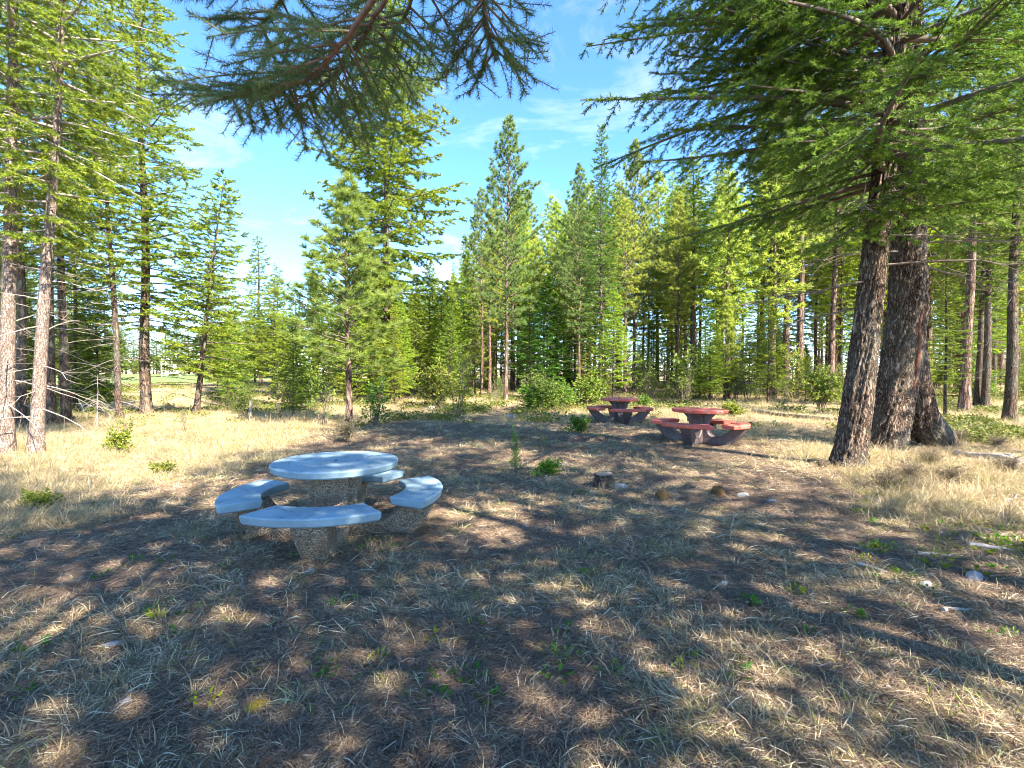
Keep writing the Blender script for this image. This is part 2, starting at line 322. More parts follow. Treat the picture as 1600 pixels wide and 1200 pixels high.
# ------------------------------------------------------------------ conifers
def conifer(seed, h, base, lmax, nb, r0, prof='cone', e0=-8, e1=40, droop=0.10, sub_sp=0.2, sub_ang=58, sub_max=0.9, sub_k=0.45,
            sub_droop=0.15, tw_sp=0.11, tw_len=0.2, tw_ang=48, nn=6, nl=0.05, nw=0.014, na=50, flat=0.45, dead=0, dead_r=(0.05, 1.0),
            bend=(0, 0, 6), sides=10, flare=0.5, rings=26, top=1.0, tuft=False, az=None, wobble=0.03, crown_from=0.18, g3=None, trunk=True):
    rng = np.random.default_rng(seed)
    tr, wo, cr = g3 or (Geo(), Geo(), Geo())
    ph = rng.random(4) * 6.28
    def ax(z):
        z = np.asarray(z, float); zc = bend[2]; q = zc * (1 - np.exp(-z / zc))
        return np.stack([bend[0] * q + wobble * np.sin(z * 0.7 + ph[0]) * np.minimum(z / 3, 1), bend[1] * q + wobble * np.sin(z * 0.6 + ph[1]) * np.minimum(z / 3, 1), z], -1)
    def rad(z):
        z = np.asarray(z, float); return r0 * np.clip(1 - z / h, 0.02, 1) ** 0.85 * (1 + flare * np.exp(-z / (1.6 * r0 + 0.1)))
    if trunk:
        zz = np.concatenate([np.linspace(-0.25, 1.2, 7), np.linspace(1.2, h, rings)[1:]])
        P = ax(np.maximum(zz, 0)); P[:, 2] = zz
        tube(tr, P, rad(np.maximum(zz, 0)), sides)
    UP = np.array([0, 0, 1.0])
    phi = rng.random() * 6.28
    for b in range(nb):
        t = (b + rng.random()) / nb
        if t > top: break
        z = h * (base + (0.985 - base) * t)
        phi += 2.39996 + rng.normal() * 0.35
        if az is not None: phi_b = az(rng, phi, t)
        else: phi_b = phi
        if prof == 'cone': f = (1 - t) ** 0.75 * min(1, 0.55 + 2.2 * t)
        elif prof == 'column': f = min(1, 0.5 + 2.5 * t) * min(1, (1 - t) * 1.9 + 0.06)
        elif prof == 'full': f = 1.0
        else: f = min(1, 0.35 + 2.0 * t) * (1 - t ** 2.2) + 0.05
        Lb = lmax * f * (0.6 + 0.5 * rng.random())
        if Lb < 0.12: Lb = 0.12
        e = R(e0 + (e1 - e0) * t ** 0.8 + rng.normal() * 6)
        d0 = np.array([math.cos(phi_b) * math.cos(e), math.sin(phi_b) * math.cos(e), math.sin(e)])
        s = np.linspace(0, Lb, 9); lat0 = np.array([-math.sin(phi_b), math.cos(phi_b), 0])
        k = rng.normal() * 0.06; dr = droop * (0.6 + 0.8 * rng.random())
        C = ax(z) + d0 * s[:, None] - UP * (dr * s ** 2 / max(Lb ** 0.5, 0.6) * 0.6)[:, None] + UP * (0.06 * Lb * (s / Lb) ** 4)[:, None] + lat0 * (k * s ** 2)[:, None]
        rb = min(0.012 + 0.011 * Lb, float(rad(z)) * 0.6)
        tube(wo, C, rb * (1 - 0.85 * s / Lb) , 5, tint=0.4)
        q = np.arange(max(crown_from * Lb, float(rad(z)) + 0.05), Lb, sub_sp); n = len(q)
        if n == 0: q = np.array([Lb * 0.7]); n = 1
        q = np.clip(q + rng.normal(size=n) * sub_sp * 0.25, 0.02, Lb)
        Pq = np.stack([np.interp(q, s, C[:, i]) for i in range(3)], -1)
        Tq = norm(np.stack([np.interp(q, s, np.gradient(C[:, i], s)) for i in range(3)], -1))
        lat = norm(np.cross(Tq, UP)); sd = np.where(np.arange(n) % 2 == 0, 1, -1)
        a = R(sub_ang) + rng.normal(size=n) * 0.15
        ds = norm(Tq * np.cos(a)[:, None] + lat * (sd * np.sin(a))[:, None] + UP * (rng.normal(size=n) * 0.12 - sub_droop)[:, None])
        ls = np.clip((sub_k * (Lb - q) + 0.18) * (0.6 + 0.55 * rng.random(n)), 0.1, sub_max)
        # the leader of the branch
        Pq = np.vstack([Pq, C[-2]]); ds = np.vstack([ds, norm(C[-1] - C[-2])]); ls = np.append(ls, max(0.15, min(0.35, Lb * 0.3))); n += 1
        E = Pq + ds * ls[:, None] - UP * (sub_droop * 0.5 * ls ** 2)[:, None]
        prisms(wo, Pq, E, 0.004 + 0.003 * ls, np.full(n, 0.002), 0.5)
        kk = np.maximum(1, np.ceil(ls / tw_sp).astype(int)); idx = np.repeat(np.arange(n), kk)
        o = np.arange(len(idx)) - np.repeat(np.cumsum(kk) - kk, kk)
        u = (o + 0.25 + 0.5 * rng.random(len(idx))) / kk[idx] * ls[idx]
        B = Pq[idx] + ds[idx] * u[:, None] - UP * (sub_droop * 0.5 * u ** 2)[:, None]
        l2 = norm(np.cross(ds[idx], UP) + rng.normal(size=(len(idx), 3)) * 0.25)
        ta = R(tw_ang) + rng.normal(size=len(idx)) * 0.2
        td = norm(ds[idx] * np.cos(ta)[:, None] + l2 * (np.where(o % 2 == 0, 1, -1) * np.sin(ta))[:, None] + UP * (rng.normal(size=len(idx)) * 0.15 + (0.25 if tuft else -0.1))[:, None])
        tl = tw_len * (0.6 + 0.6 * rng.random(len(idx))) * (1 - 0.35 * u / ls[idx])
        P0 = np.vstack([B, E - ds * (tw_len * 0.4)]); P1 = np.vstack([B + td * tl[:, None], E + ds * (tw_len * 0.5)])
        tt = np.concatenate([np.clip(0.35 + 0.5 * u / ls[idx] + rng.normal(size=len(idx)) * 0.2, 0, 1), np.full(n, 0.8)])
        if not tuft:
            P0 = np.vstack([P0, B]); P1 = np.vstack([P1, B + ds[idx] * tw_sp]); tt = np.append(tt, tt[:len(idx)] * 0.6)
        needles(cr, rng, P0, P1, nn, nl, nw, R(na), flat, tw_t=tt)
    for b in range(dead):
        z = h * (dead_r[0] + (base * 1.15 * dead_r[1] - dead_r[0]) * (b + rng.random()) / dead); phi += 2.39996 + rng.normal() * 0.4
        Lb = (0.4 + 1.2 * rng.random()) * min(1, lmax / 2.2)
        e = R(rng.normal() * 14 + 2); s = np.linspace(0, Lb, 6)
        d0 = np.array([math.cos(phi) * math.cos(e), math.sin(phi) * math.cos(e), math.sin(e)])
        C = ax(z) + d0 * s[:, None] - UP * (0.16 * s ** 2)[:, None] + rng.normal(size=(6, 3)) * 0.02 * s[:, None]
        tube(wo, C, (0.006 + 0.006 * Lb) * (1 - 0.8 * s / Lb), 4, tint=0.9)
        nf = rng.integers(2, 7); qi = rng.integers(2, 6, nf); a = rng.normal(size=(nf, 3)); a[:, 2] *= 0.5
        prisms(wo, C[qi], C[qi] + norm(d0 + norm(a) * 0.9) * (0.15 + 0.35 * rng.random((nf, 1))), np.full(nf, 0.004), np.full(nf, 0.0015), 0.9)
    return tr, wo, cr

PROTO = {}
def proto(name, geos, bark, twig, leaf, h):
    tr, wo, cr = geos
    PROTO[name] = (tr.mesh(name + '_trunk', M[bark]), wo.mesh(name + '_branches', M[twig]), cr.mesh(name + '_crown', M[leaf]), h)
FAR = dict(nn=6, nl=0.19, nw=0.075, sides=7, rings=10)
MID = dict(nn=9, nl=0.085, nw=0.030)
proto('young_fir', conifer(1, 8, 0.10, 1.75, 105, 0.075, 'cone', 0, 45, 0.14, 0.16, sub_max=0.6, tw_sp=0.10, tw_len=0.17, **MID), 'bark_dark', 'twig', 'fir', 8)
proto('young_fir_b', conifer(2, 8, 0.16, 2.0, 80, 0.085, 'cone', 2, 40, 0.12, 0.17, sub_max=0.7, tw_sp=0.10, tw_len=0.18, dead=10, **MID), 'bark_dark', 'twig', 'fir', 8)
proto('slender_fir', conifer(3, 16, 0.18, 2.3, 150, 0.12, 'cone', -5, 45, 0.14, 0.2, sub_max=0.7, tw_sp=0.12, tw_len=0.19, dead=26, **MID), 'bark_dark', 'twig', 'fir', 16)
proto('open_fir', conifer(4, 15, 0.31, 2.8, 86, 0.14, 'round', -14, 32, 0.12, 0.20, sub_max=0.85, sub_droop=0.25, tw_sp=0.11, tw_len=0.20, dead=22, nn=15, nl=0.075, nw=0.018), 'bark_pale', 'twig_pale', 'fir', 15)
proto('open_fir_b', conifer(5, 16, 0.32, 2.7, 84, 0.14, 'round', -16, 36, 0.14, 0.20, sub_max=0.85, sub_droop=0.25, tw_sp=0.11, tw_len=0.20, dead=20, nn=15, nl=0.075, nw=0.018), 'bark_dark', 'twig_pale', 'fir', 16)
proto('great_fir', conifer(6, 28, 0.10, 6.0, 185, 0.28, 'round', -16, 34, 0.07, 0.27, sub_max=1.5, tw_sp=0.20, tw_len=0.32, nn=12, nl=0.17, nw=0.056, dead=10), 'bark_dark', 'twig', 'fir', 28)
proto('young_pine', conifer(7, 7.5, 0.20, 1.7, 92, 0.075, 'cone', 10, 56, 0.0, 0.24, sub_ang=48, sub_max=0.5, sub_droop=-0.25, tw_sp=0.16, tw_len=0.12, nn=40, nl=0.18, nw=0.013, na=44, flat=1.0, tuft=True, crown_from=0.3), 'bark_red', 'twig', 'pine', 7.5)
PN = dict(sub_ang=48, sub_max=0.6, sub_droop=-0.22, tw_sp=0.24, tw_len=0.14, nn=34, nl=0.22, nw=0.024, na=48, flat=1.0, tuft=True, crown_from=0.35)
proto('pine', conifer(8, 16, 0.26, 2.6, 110, 0.14, 'column', 2, 60, 0.05, 0.30, dead=18, **PN), 'bark_red', 'twig', 'pine', 16)
proto('pine_b', conifer(9, 16, 0.34, 2.5, 95, 0.145, 'round', 0, 55, 0.06, 0.30, dead=20, **PN), 'bark_red', 'twig', 'pine', 16)
proto('tall_pine', conifer(10, 20, 0.42, 3.0, 100, 0.22, 'round', -6, 50, 0.06, 0.34, dead=30, dead_r=(0.2, 1), **PN), 'bark_red', 'twig', 'pine', 20)
proto('tall_fir', conifer(11, 20, 0.34, 2.6, 110, 0.22, 'round', -12, 38, 0.10, 0.26, sub_max=0.9, tw_sp=0.16, tw_len=0.24, nn=9, nl=0.13, nw=0.045, dead=36, dead_r=(0.1, 1)), 'bark_dark', 'twig', 'fir', 20)
proto('gappy_fir', conifer(14, 14, 0.37, 3.3, 48, 0.13, 'round', -10, 40, 0.08, 0.20, sub_max=1.2, tw_sp=0.15, tw_len=0.21, nn=12, nl=0.09, nw=0.030, dead=10), 'bark_dark', 'twig', 'fir', 14)
proto('far_fir', conifer(12, 18, 0.12, 3.0, 90, 0.2, 'cone', -8, 40, 0.10, 0.34, sub_max=1.0, tw_sp=0.26, tw_len=0.34, **FAR), 'bark_dark', 'twig', 'fir', 18)
proto('far_pine', conifer(13, 18, 0.30, 2.6, 70, 0.2, 'round', -4, 50, 0.05, 0.40, sub_max=0.9, sub_droop=-0.1, tw_sp=0.30, tw_len=0.3, nn=9, nl=0.28, nw=0.08, na=50, flat=1, sides=7, rings=10), 'bark_red', 'twig', 'pine', 18)

TREES_XY = []
def tree(kind, X, Y, h, label, group=None, color=(1, 1, 1), rz=None, lean=(0, 0), name=None, wide=1.0):
    tm, wm, cm, h0 = PROTO[kind]
    rng = random.Random(hash((round(X, 2), round(Y, 2))))
    s = h / h0
    o = thing(name or ('pine_tree' if 'pine' in kind else 'fir_tree'), label, 'tree', (X, Y, Z(X, Y) - 0.02),
              (-lean[1], lean[0], rng.random() * 6.28 if rz is None else rz), (s * wide, s * wide, s), group)
    o.rotation_mode = 'ZYX' if False else 'XYZ'
    # lean is applied in world axes: rotate about Z first, then tilt
    q = Euler((-lean[1], lean[0], 0)).to_matrix() @ Matrix.Rotation(rng.random() * 6.28 if rz is None else rz, 3, 'Z')
    o.rotation_euler = q.to_euler()
    put('trunk', tm, o); put('branches', wm, o)['kind'] = 'stuff'
    c = put('crown', cm, o); c.color = (*color, 1)
    TREES_XY.append((X, Y)); return o

YG = (1.30, 1.20, 0.85)      # brighter, yellow green needle tint
DG = (0.75, 0.9, 0.9)       # deep green
G1 = (1.15, 1.12, 0.9)
# --- stand on the left
for kind, px, py, h, lean, color, wide, label in [
    ('open_fir', 5, 715, 14, (0.045, 0), YG, 1.0, 'pale barked conifer cut by the left edge of the photo, lit from the right'),
    ('open_fir', 52, 715, 13, (0.085, 0), YG, 0.95, 'slim pale trunked tree leaning right in the straw grass, nearest of the left stand'),
    ('open_fir_b', 32, 668, 15, (0.01, 0), DG, 1.0, 'shaded dark trunk just behind the pale trunk at the left edge'),
    ('open_fir_b', 78, 664, 15, (0.015, 0), YG, 1.0, 'dark reddish trunk right behind the leaning pale trunk'),
    ('open_fir_b', 102, 662, 14, (-0.01, 0), YG, 1.1, 'straight dark trunk with a low yellow green bough across its foot'),
    ('slender_fir', 117, 648, 12, (0.01, 0), G1, 1.0, 'thin dark trunk between the stout dark trunk and the twiggy dead sapling'),
    ('open_fir_b', 186, 657, 13, (-0.035, 0), G1, 1.0, 'thin dark crooked trunk leaning left, beside the dead twiggy sapling'),
    ('slender_fir', 228, 650, 19, (0.0, 0), YG, 1.35, 'tall straight grey trunked conifer with a full crown against blue sky'),
    ('young_fir_b', 305, 650, 9.3, (0.13, 0), YG, 1.15, 'young fir on a thin curved trunk leaning right, its pointed top against the sky'),
    ('young_fir', 367, 632, 4.6, (0, 0), DG, 1.2, 'small dark green fir sapling on a dark stem right of the leaning young fir'),
    ('young_fir', 152, 648, 5.2, (0, 0), YG, 1.2, 'low bushy young fir with yellow green boughs among the left trunks'),
]:
    X, Y = G(px, py); tree(kind, X, Y, h, label, 'trees standing in the grass on the left', color, lean=lean, wide=wide)
# --- centre
for kind, px, py, h, lean, color, wide, label in [
    ('young_pine', 545, 663, 7.6, (0, 0), (1.15, 1.2, 0.85), 1.45, 'bushy long needled young pine on a slim dark stem behind the pale blue table'),
    ('great_fir', 605, 617, 27, (0, 0), (1.45, 1.3, 0.9), 0.95, 'biggest fir in the middle, wide boughs rising out of the top of the photo'),
    ('young_fir', 458, 655, 3.6, (0, 0), G1, 1.1, 'low young fir growing left of the young pine stem'),
    ('pine', 790, 628, 15.2, (0.012, 0), (0.85, 1.0, 0.95), 0.85, 'tall pine with tufted pointed top standing beside the trail'),
    ('pine_b', 753, 620, 13, (0, 0), (1.1, 1.1, 0.9), 0.8, 'slim dark stemmed pine left of the trail'),
    ('slender_fir', 938, 628, 14.8, (0, 0), (0.75, 0.95, 0.9), 0.95, 'tall straight dark trunked fir with spire top right behind the far red table'),
    ('pine', 905, 618, 15.2, (0, 0), (0.9, 1.0, 1.0), 0.8, 'pale trunked pine left of the straight spire topped fir'),
    ('pine', 990, 616, 17.5, (0, 0), (1.2, 1.15, 0.95), 0.8, 'pine with a light trunk and narrow tufted top right of the spire topped fir'),
    ('young_fir', 855, 616, 8.2, (0, 0), (0.50, 0.85, 0.55), 1.2, 'dense bright green young fir with skirts to the ground, middle of the photo'),
    ('young_fir_b', 828, 622, 6.8, (0, 0), (0.5, 0.85, 0.6), 1.1, 'smaller dark green fir pressed against the dense young fir, trail side'),
    ('young_fir', 870, 614, 6.5, (0, 0), (0.55, 0.85, 0.6), 1.2, 'small green fir between the dense young fir and the pale trunked pine'),
    ('tall_pine', 1057, 604, 19, (0, 0), (1, 1, 1), 1.0, 'stout reddish pine trunk, left of the pair behind the near red table'),
    ('tall_pine', 1070, 603, 20, (0, 0), (1, 1, 1), 1.0, 'stout pine trunk, right of the pair behind the near red table'),
    ('young_fir', 1018, 612, 5.5, (0, 0), (1.2, 1.2, 0.8), 1.2, 'light green young fir between the far red table and the stout pine pair'),
    ('young_fir', 650, 622, 6.5, (0, 0), YG, 1.3, 'yellow green young fir under the right boughs of the biggest fir'),
    ('young_fir_b', 700, 606, 9, (0, 0), YG, 1.2, 'yellow green fir at the rear of the straw slope left of the trail'),
    ('young_fir', 505, 628, 6.4, (0, 0), YG, 1.2, 'yellow green fir filling in behind the left side of the young pine'),
    ('young_fir_b', 430, 618, 7.4, (0, 0), YG, 1.25, 'broad yellow green fir below the patch of pale sky left of the young pine'),
]:
    X, Y = G(px, py); tree(kind, X, Y, h, label, 'trees along the back of the clearing', color, lean=lean, wide=wide)
# --- right hand forest
for kind, px, py, h, lean, color, label in [
    ('tall_fir', 1205, 620, 19, (-0.01, 0), G1, 'slim grey trunk, leftmost of the four lit trunks left of the big fir pair'),
    ('tall_pine', 1229, 619, 21, (-0.01, 0), (1, 1, 1), 'thick dark red pine trunk, second of the four lit trunks left of the big firs'),
    ('tall_pine', 1251, 622, 21, (-0.01, 0), (1, 1, 1), 'thick scaly pine trunk lit on its right half, third of the four lit trunks'),
    ('tall_pine', 1298, 621, 20, (0.02, 0), (1.1, 1.1, 1), 'scaly pine trunk leaning slightly right beside the pale blue car'),
    ('tall_fir', 1120, 604, 20, (0, 0), (1, 1, 1), 'dark forest trunk behind the right bench of the near red table'),
    ('tall_fir', 1143, 602, 19, (0, 0), (1, 1, 1), 'dark trunk in the forest halfway from the stout pine pair to the lit trunks'),
    ('tall_pine', 1508, 646, 17, (0.02, 0), (1.15, 1.15, 1), 'thick mossy footed pine trunk right of the forked fir'),
    ('tall_fir', 1527, 640, 12, (0.03, 0), (1, 1, 1), 'thin slanting stem close right of the mossy footed pine'),
    ('tall_fir', 1540, 641, 14, (0.01, 0), (1, 1, 1), 'narrow dark trunk midway from the mossy footed pine to the right edge'),
    ('tall_fir', 1579, 660, 15, (0.008, 0), (1.05, 1.05, 1), 'sturdy scaly trunk close to the right edge, lit on its right side'),
    ('slender_fir', 1478, 655, 7, (-0.01, 0), G1, 'thin sapling stem just right of the forked fir foot'),
]:
    X, Y = G(px, py); tree(kind, X, Y, h, label, 'lit trunks of the right hand forest', color, lean=lean)

# --- the forest behind
def where(px):
    for lim, w in ((120, 'behind the left edge trunks'), (290, 'behind the straight grey trunk'), (420, 'behind the curved young fir'), (520, 'left of the young pine'), (640, 'behind the young pine'),
                   (740, 'right of the biggest fir'), (830, 'beside the trail'), (900, 'around the dense young fir'), (960, 'behind the farther red table'), (1045, 'between the red tables'), (1100, 'by the stout pine pair'),
                   (1195, 'right of the stout pine pair'), (1310, 'among the four lit trunks'), (1490, 'behind the forked fir'), (9999, 'past the mossy footed pine')):
        if px < lim: return w
def describe(kd, h, Y, px):
    a = {'far': 'hazy crowned', 'you': 'bushy', 'tal': 'bare stemmed', 'sle': 'spindly', 'ope': 'thin crowned', 'pin': 'tufted'}[kd[:3]]
    b = 'low' if h < 7 else 'mid height' if h < 13 else 'tall'
    c = 'at the forest edge' if Y < 33 else 'deep in the forest' if Y < 48 else 'far at the rear'
    return f"{b} {a} {'pine' if 'pine' in kd else 'fir'} {c}, {where(px)}"
rng = random.Random(4)
def top_px(px):
    xsn = [0, 200, 330, 380, 440, 480, 640, 700, 740, 790, 900, 1000, 1060, 1200, 1600]
    ysn = [300, 420, 500, 455, 460, 440, 420, 400, 345, 300, 285, 285, 235, 190, 170]
    return float(np.interp(px, xsn, ysn))
def scatter_trees(n, pxr, yr, kinds, label, group, seed, mind=2.0, cmul=1.0, avoid=None, hr=None):
    rg = random.Random(seed); k = 0; tries = 0
    while k < n and tries < n * 80:
        tries += 1
        px = rg.uniform(*pxr); Y = yr[0] * (yr[1] / yr[0]) ** rg.random(); X = (px - 800) / 800 * Y
        if FIELD[0] - 3 < X < FIELD[1] + 3 and FIELD[2] - 6 < Y < FIELD[3]: continue
        if avoid and avoid(X, Y): continue
        if any((X - a) ** 2 + (Y - b) ** 2 < mind ** 2 for a, b in TREES_XY): continue
        h = (CAM_H + (580 - top_px(px)) / 800 * Y) * rg.uniform(0.72, 1.0)
        h = min(max(h, 3.0), 24) if hr is None else rg.uniform(*hr)
        kd = rg.choice(kinds); b = rg.uniform(0.9, 1.3) * cmul
        tree(kd, X, Y, h, label or describe(kd, h, Y, px), group, (b * rg.uniform(0.95, 1.2), b, rg.uniform(0.75, 1.0)), wide=rg.uniform(0.8, 1.1) * (1.2 if 'young' in kd else 1.05)); k += 1
trail = lambda X, Y: abs(X - (-0.9 + 0.12 * (Y - 17))) < 1.3 and Y < 45
scatter_trees(58, (1040, 1640), (29, 62), ['tall_pine', 'tall_fir', 'pine_b', 'tall_pine', 'slender_fir', 'far_pine'],
              None, 'trees deep in the right hand forest', 21, cmul=1.4, avoid=trail)
scatter_trees(46, (700, 1060), (33, 66), ['pine', 'pine_b', 'far_pine', 'far_fir', 'slender_fir', 'tall_pine'],
              None, 'trees behind the trail and red tables', 22, cmul=1.45, avoid=trail)
scatter_trees(34, (335, 700), (25, 50), ['young_fir', 'young_fir_b', 'far_fir', 'pine_b', 'young_fir'],
              None, 'low trees behind the pale blue table', 23, cmul=1.35)
scatter_trees(18, (-60, 175), (19, 44), ['far_fir', 'slender_fir', 'young_fir', 'young_fir'],
              None, 'trees crowding behind the left trunks', 24)
scatter_trees(48, (640, 1640), (25, 55), ['young_fir', 'young_fir_b', 'young_fir', 'young_pine'],
              None, 'small understorey conifers', 25, mind=1.2, cmul=1.4, avoid=trail, hr=(2.2, 6.5))
def treeline(n, pxr, yr, hr, label, group, seed, kinds=('far_fir', 'far_pine', 'far_fir')):
    rg = random.Random(seed)
    for k in range(n):
        px = pxr[0] + (pxr[1] - pxr[0]) * (k + rg.random()) / n; Y = rg.uniform(*yr)
        tree(rg.choice(kinds), (px - 800) / 800 * Y, Y, rg.uniform(*hr), label, group, (rg.uniform(0.95, 1.3), rg.uniform(0.95, 1.15), 0.95), wide=rg.uniform(1.1, 1.6))
treeline(80, (-150, 440), (114, 128), (7, 15), 'one of the distant conifers lining the far side of the green playing field', 'trees across the playing field', 31, ('young_fir', 'far_fir', 'young_fir'))
treeline(46, (330, 1660), (50, 66), (3.0, 6.5), 'one of the short green firs filling the gaps far behind the trunks', 'short firs filling the far gaps', 33, ('young_fir', 'young_fir_b'))
treeline(75, (330, 1700), (64, 92), (8, 19), 'one of the farthest conifers closing the view at the rear of the forest', 'farthest trees of the forest', 32)

# ------------------------------------------------------------------ the two big firs on the right
def bark_bump(seed, amp, fs=5.0, fz=2.2):
    off = seed * 13.7
    def f(th, P):
        z = P[:, 2][:, None]; a = th[None, :]
        cxx = np.cos(a) * fs; syy = np.sin(a) * fs
        n1 = np.abs(vnoise(cxx + off + 0.3 * z, syy + z * fz + off) - 0.5) * 2
        n2 = vnoise(cxx * 3 + off, syy * 3 + z * fz * 3.5)
        n3 = vnoise(cxx * 7 + off, syy * 7 + z * fz * 12)
        ridge = np.clip(n1 * 3, 0, 1)
        return amp * (ridge - 0.6) + amp * 0.8 * (n2 - 0.5) + amp * 0.45 * (n3 - 0.5)
    return f
M['bark_big'] = bark_mat('big_fir_bark', (0.035, 0.022, 0.015), (0.175, 0.120, 0.088), (0.38, 0.295, 0.22), 15, 0.30, (0.24, 0.23, 0.18), 1.0, 0.04)
def path_tube(g, pts, radii, n, sides, seed, amp):
    pts = np.array(pts, float); s = np.linspace(0, 1, len(pts)); u = np.linspace(0, 1, n)
    # smooth interpolation through the points
    P = np.stack([np.interp(u, s, pts[:, k]) for k in range(3)], -1); r = np.interp(u, s, radii)
    for _ in range(int(n / len(pts) / 2)):
        P[1:-1] = (P[:-2] + 2 * P[1:-1] + P[2:]) / 4; r[1:-1] = (r[:-2] + 2 * r[1:-1] + r[2:]) / 4
    tube(g, P, r, sides, bump=bark_bump(seed, amp))
    return P, r
NEAR = dict(sub_ang=52, tw_ang=46, nl=0.06, nw=0.0135, na=48, flat=0.6, crown_from=0.22)
# slim leaning fir
X1, Y1 = G(1328, 733); b1 = (0.128, 0.0, 10.0)
fir1 = thing('fir_tree', 'nearest big fir, slimmer trunk leaning right, standing left of the forked fir', 'tree', (X1, Y1, Z(X1, Y1) - 0.03), group='big firs on the right')
g = Geo(); q = lambda z: 10 * (1 - math.exp(-z / 10))
path_tube(g, [(0.128 * q(z), 0, z) for z in (-0.3, 0, 0.25, 0.7, 1.5, 3, 5, 7, 9, 12, 15.5)], [0.34, 0.305, 0.25, 0.222, 0.205, 0.18, 0.16, 0.15, 0.125, 0.08, 0.012], 330, 80, 1, 0.034)
put('trunk', g.mesh('big_fir_trunk', M['bark_big']), fir1)
def to_cam(rng, phi, t):          # more boughs on the open, clearing side
    a = phi % 6.28
    return a if rng.random() < 0.45 else 3.75 + rng.normal() * 0.75
gs = (Geo(), Geo(), Geo())
conifer(101, 15.5, 0.27, 4.9, 150, 0.2, 'round', -14, 40, 0.085, 0.14, sub_max=1.15, sub_k=0.5, sub_droop=0.28, tw_sp=0.10, tw_len=0.17, nn=15, bend=b1, wobble=0, g3=gs, trunk=False, az=to_cam, top=0.55, **NEAR)
conifer(106, 15.5, 0.31, 4.7, 64, 0.2, 'full', -6, 24, 0.10, 0.15, sub_max=1.1, sub_k=0.5, sub_droop=0.32, tw_sp=0.10, tw_len=0.18, nn=14, bend=b1, wobble=0, g3=gs, trunk=False, az=lambda rng, phi, t: 3.7 + rng.normal() * 0.7, top=0.50, **NEAR)
conifer(102, 15.5, 0.58, 3.3, 36, 0.2, 'cone', 0, 45, 0.08, 0.26, sub_max=1.0, sub_droop=0.2, tw_sp=0.16, tw_len=0.26, nn=9, nl=0.11, nw=0.035, bend=b1, wobble=0, g3=gs, trunk=False)
put('branches', gs[1].mesh('big_fir_branches', M['twig']), fir1)
CROWN1 = gs[2].mesh('big_fir_crown', M['fir']); BR1 = bpy.data.meshes[-1]
cr_ = put('crown', CROWN1, fir1); cr_.color = (0.85, 0.98, 0.85, 1)
def dead_limb(parent, start, d, Ln, seed, droop=0.12):
    rg = np.random.default_rng(seed); g = Geo(); s = np.linspace(0, Ln, 16); d = np.array(d, float); d /= np.linalg.norm(d)
    C = np.array(start) + d * s[:, None] + np.cumsum(rg.normal(size=(16, 3)) * 0.012 * Ln, 0) * np.linspace(0, 1, 16)[:, None] - np.array([0, 0, 1]) * (droop * s ** 2 / Ln)[:, None]
    tube(g, C, 0.022 * (1 - 0.85 * s / Ln), 6)
    for k in range(int(9 * Ln)):
        i = rg.integers(4, 15); a = rg.normal(size=3); a[2] = a[2] * 0.5 - 0.35; e = d * 0.6 + a / np.linalg.norm(a)
        t_ = np.linspace(0, 0.25 + 0.6 * rg.random(), 5)
        tube(g, C[i] + e * t_[:, None] + np.cumsum(rg.normal(size=(5, 3)) * 0.02, 0), 0.006 * (1 - 0.8 * t_ / t_[-1]), 4)
    return put('dead_branch', g.mesh('dead_branch', M['twig']), parent)
for st, d, Ln, sd in [((0.36, 0, 3.15), (-1, -0.25, -0.1), 2.6, 3), ((0.39, 0, 3.4), (1, -0.4, 0.05), 2.4, 4), ((0.46, 0, 4.2), (-0.7, -0.8, 0.05), 2.2, 5), ((0.43, 0, 3.9), (1.0, 0.2, 0.15), 2.8, 6), ((0.32, 0, 2.75), (-0.8, 0.5, -0.15), 1.8, 8)]:
    dead_limb(fir1, st, d, Ln, sd)

# forked fir behind it
X2, Y2 = G(1384, 702)
fir2 = thing('fir_tree', 'stoutest fir, dark trunk forking into two legs at its foot like a wishbone', 'tree', (X2, Y2, Z(X2, Y2) - 0.03), group='big firs on the right')
g = Geo()
path_tube(g, [(0.0, 0, -0.3), (0.03, 0, 0.1), (0.10, 0, 0.5), (0.26, 0.05, 1.2), (0.42, 0.1, 2.0), (0.52, 0.1, 3.0), (0.50, 0.1, 4.5), (0.46, 0.1, 6.5), (0.45, 0.1, 9), (0.45, 0.1, 12.5), (0.45, 0.1, 16.5)],
          [0.42, 0.375, 0.345, 0.34, 0.36, 0.34, 0.29, 0.25, 0.2, 0.11, 0.012], 340, 88, 2, 0.045)
put('trunk', g.mesh('forked_trunk', M['bark_big']), fir2)
g = Geo()
path_tube(g, [(1.80, 0.6, -0.4), (1.62, 0.52, 0.1), (1.10, 0.40, 0.6), (0.86, 0.32, 1.2), (0.74, 0.28, 1.9), (0.66, 0.24, 2.7), (0.6, 0.2, 3.6), (0.52, 0.15, 4.6)], [0.40, 0.33, 0.315, 0.31, 0.29, 0.25, 0.20, 0.10], 160, 72, 3, 0.045)
put('trunk_leg', g.mesh('forked_trunk_leg', M['bark_big']), fir2)
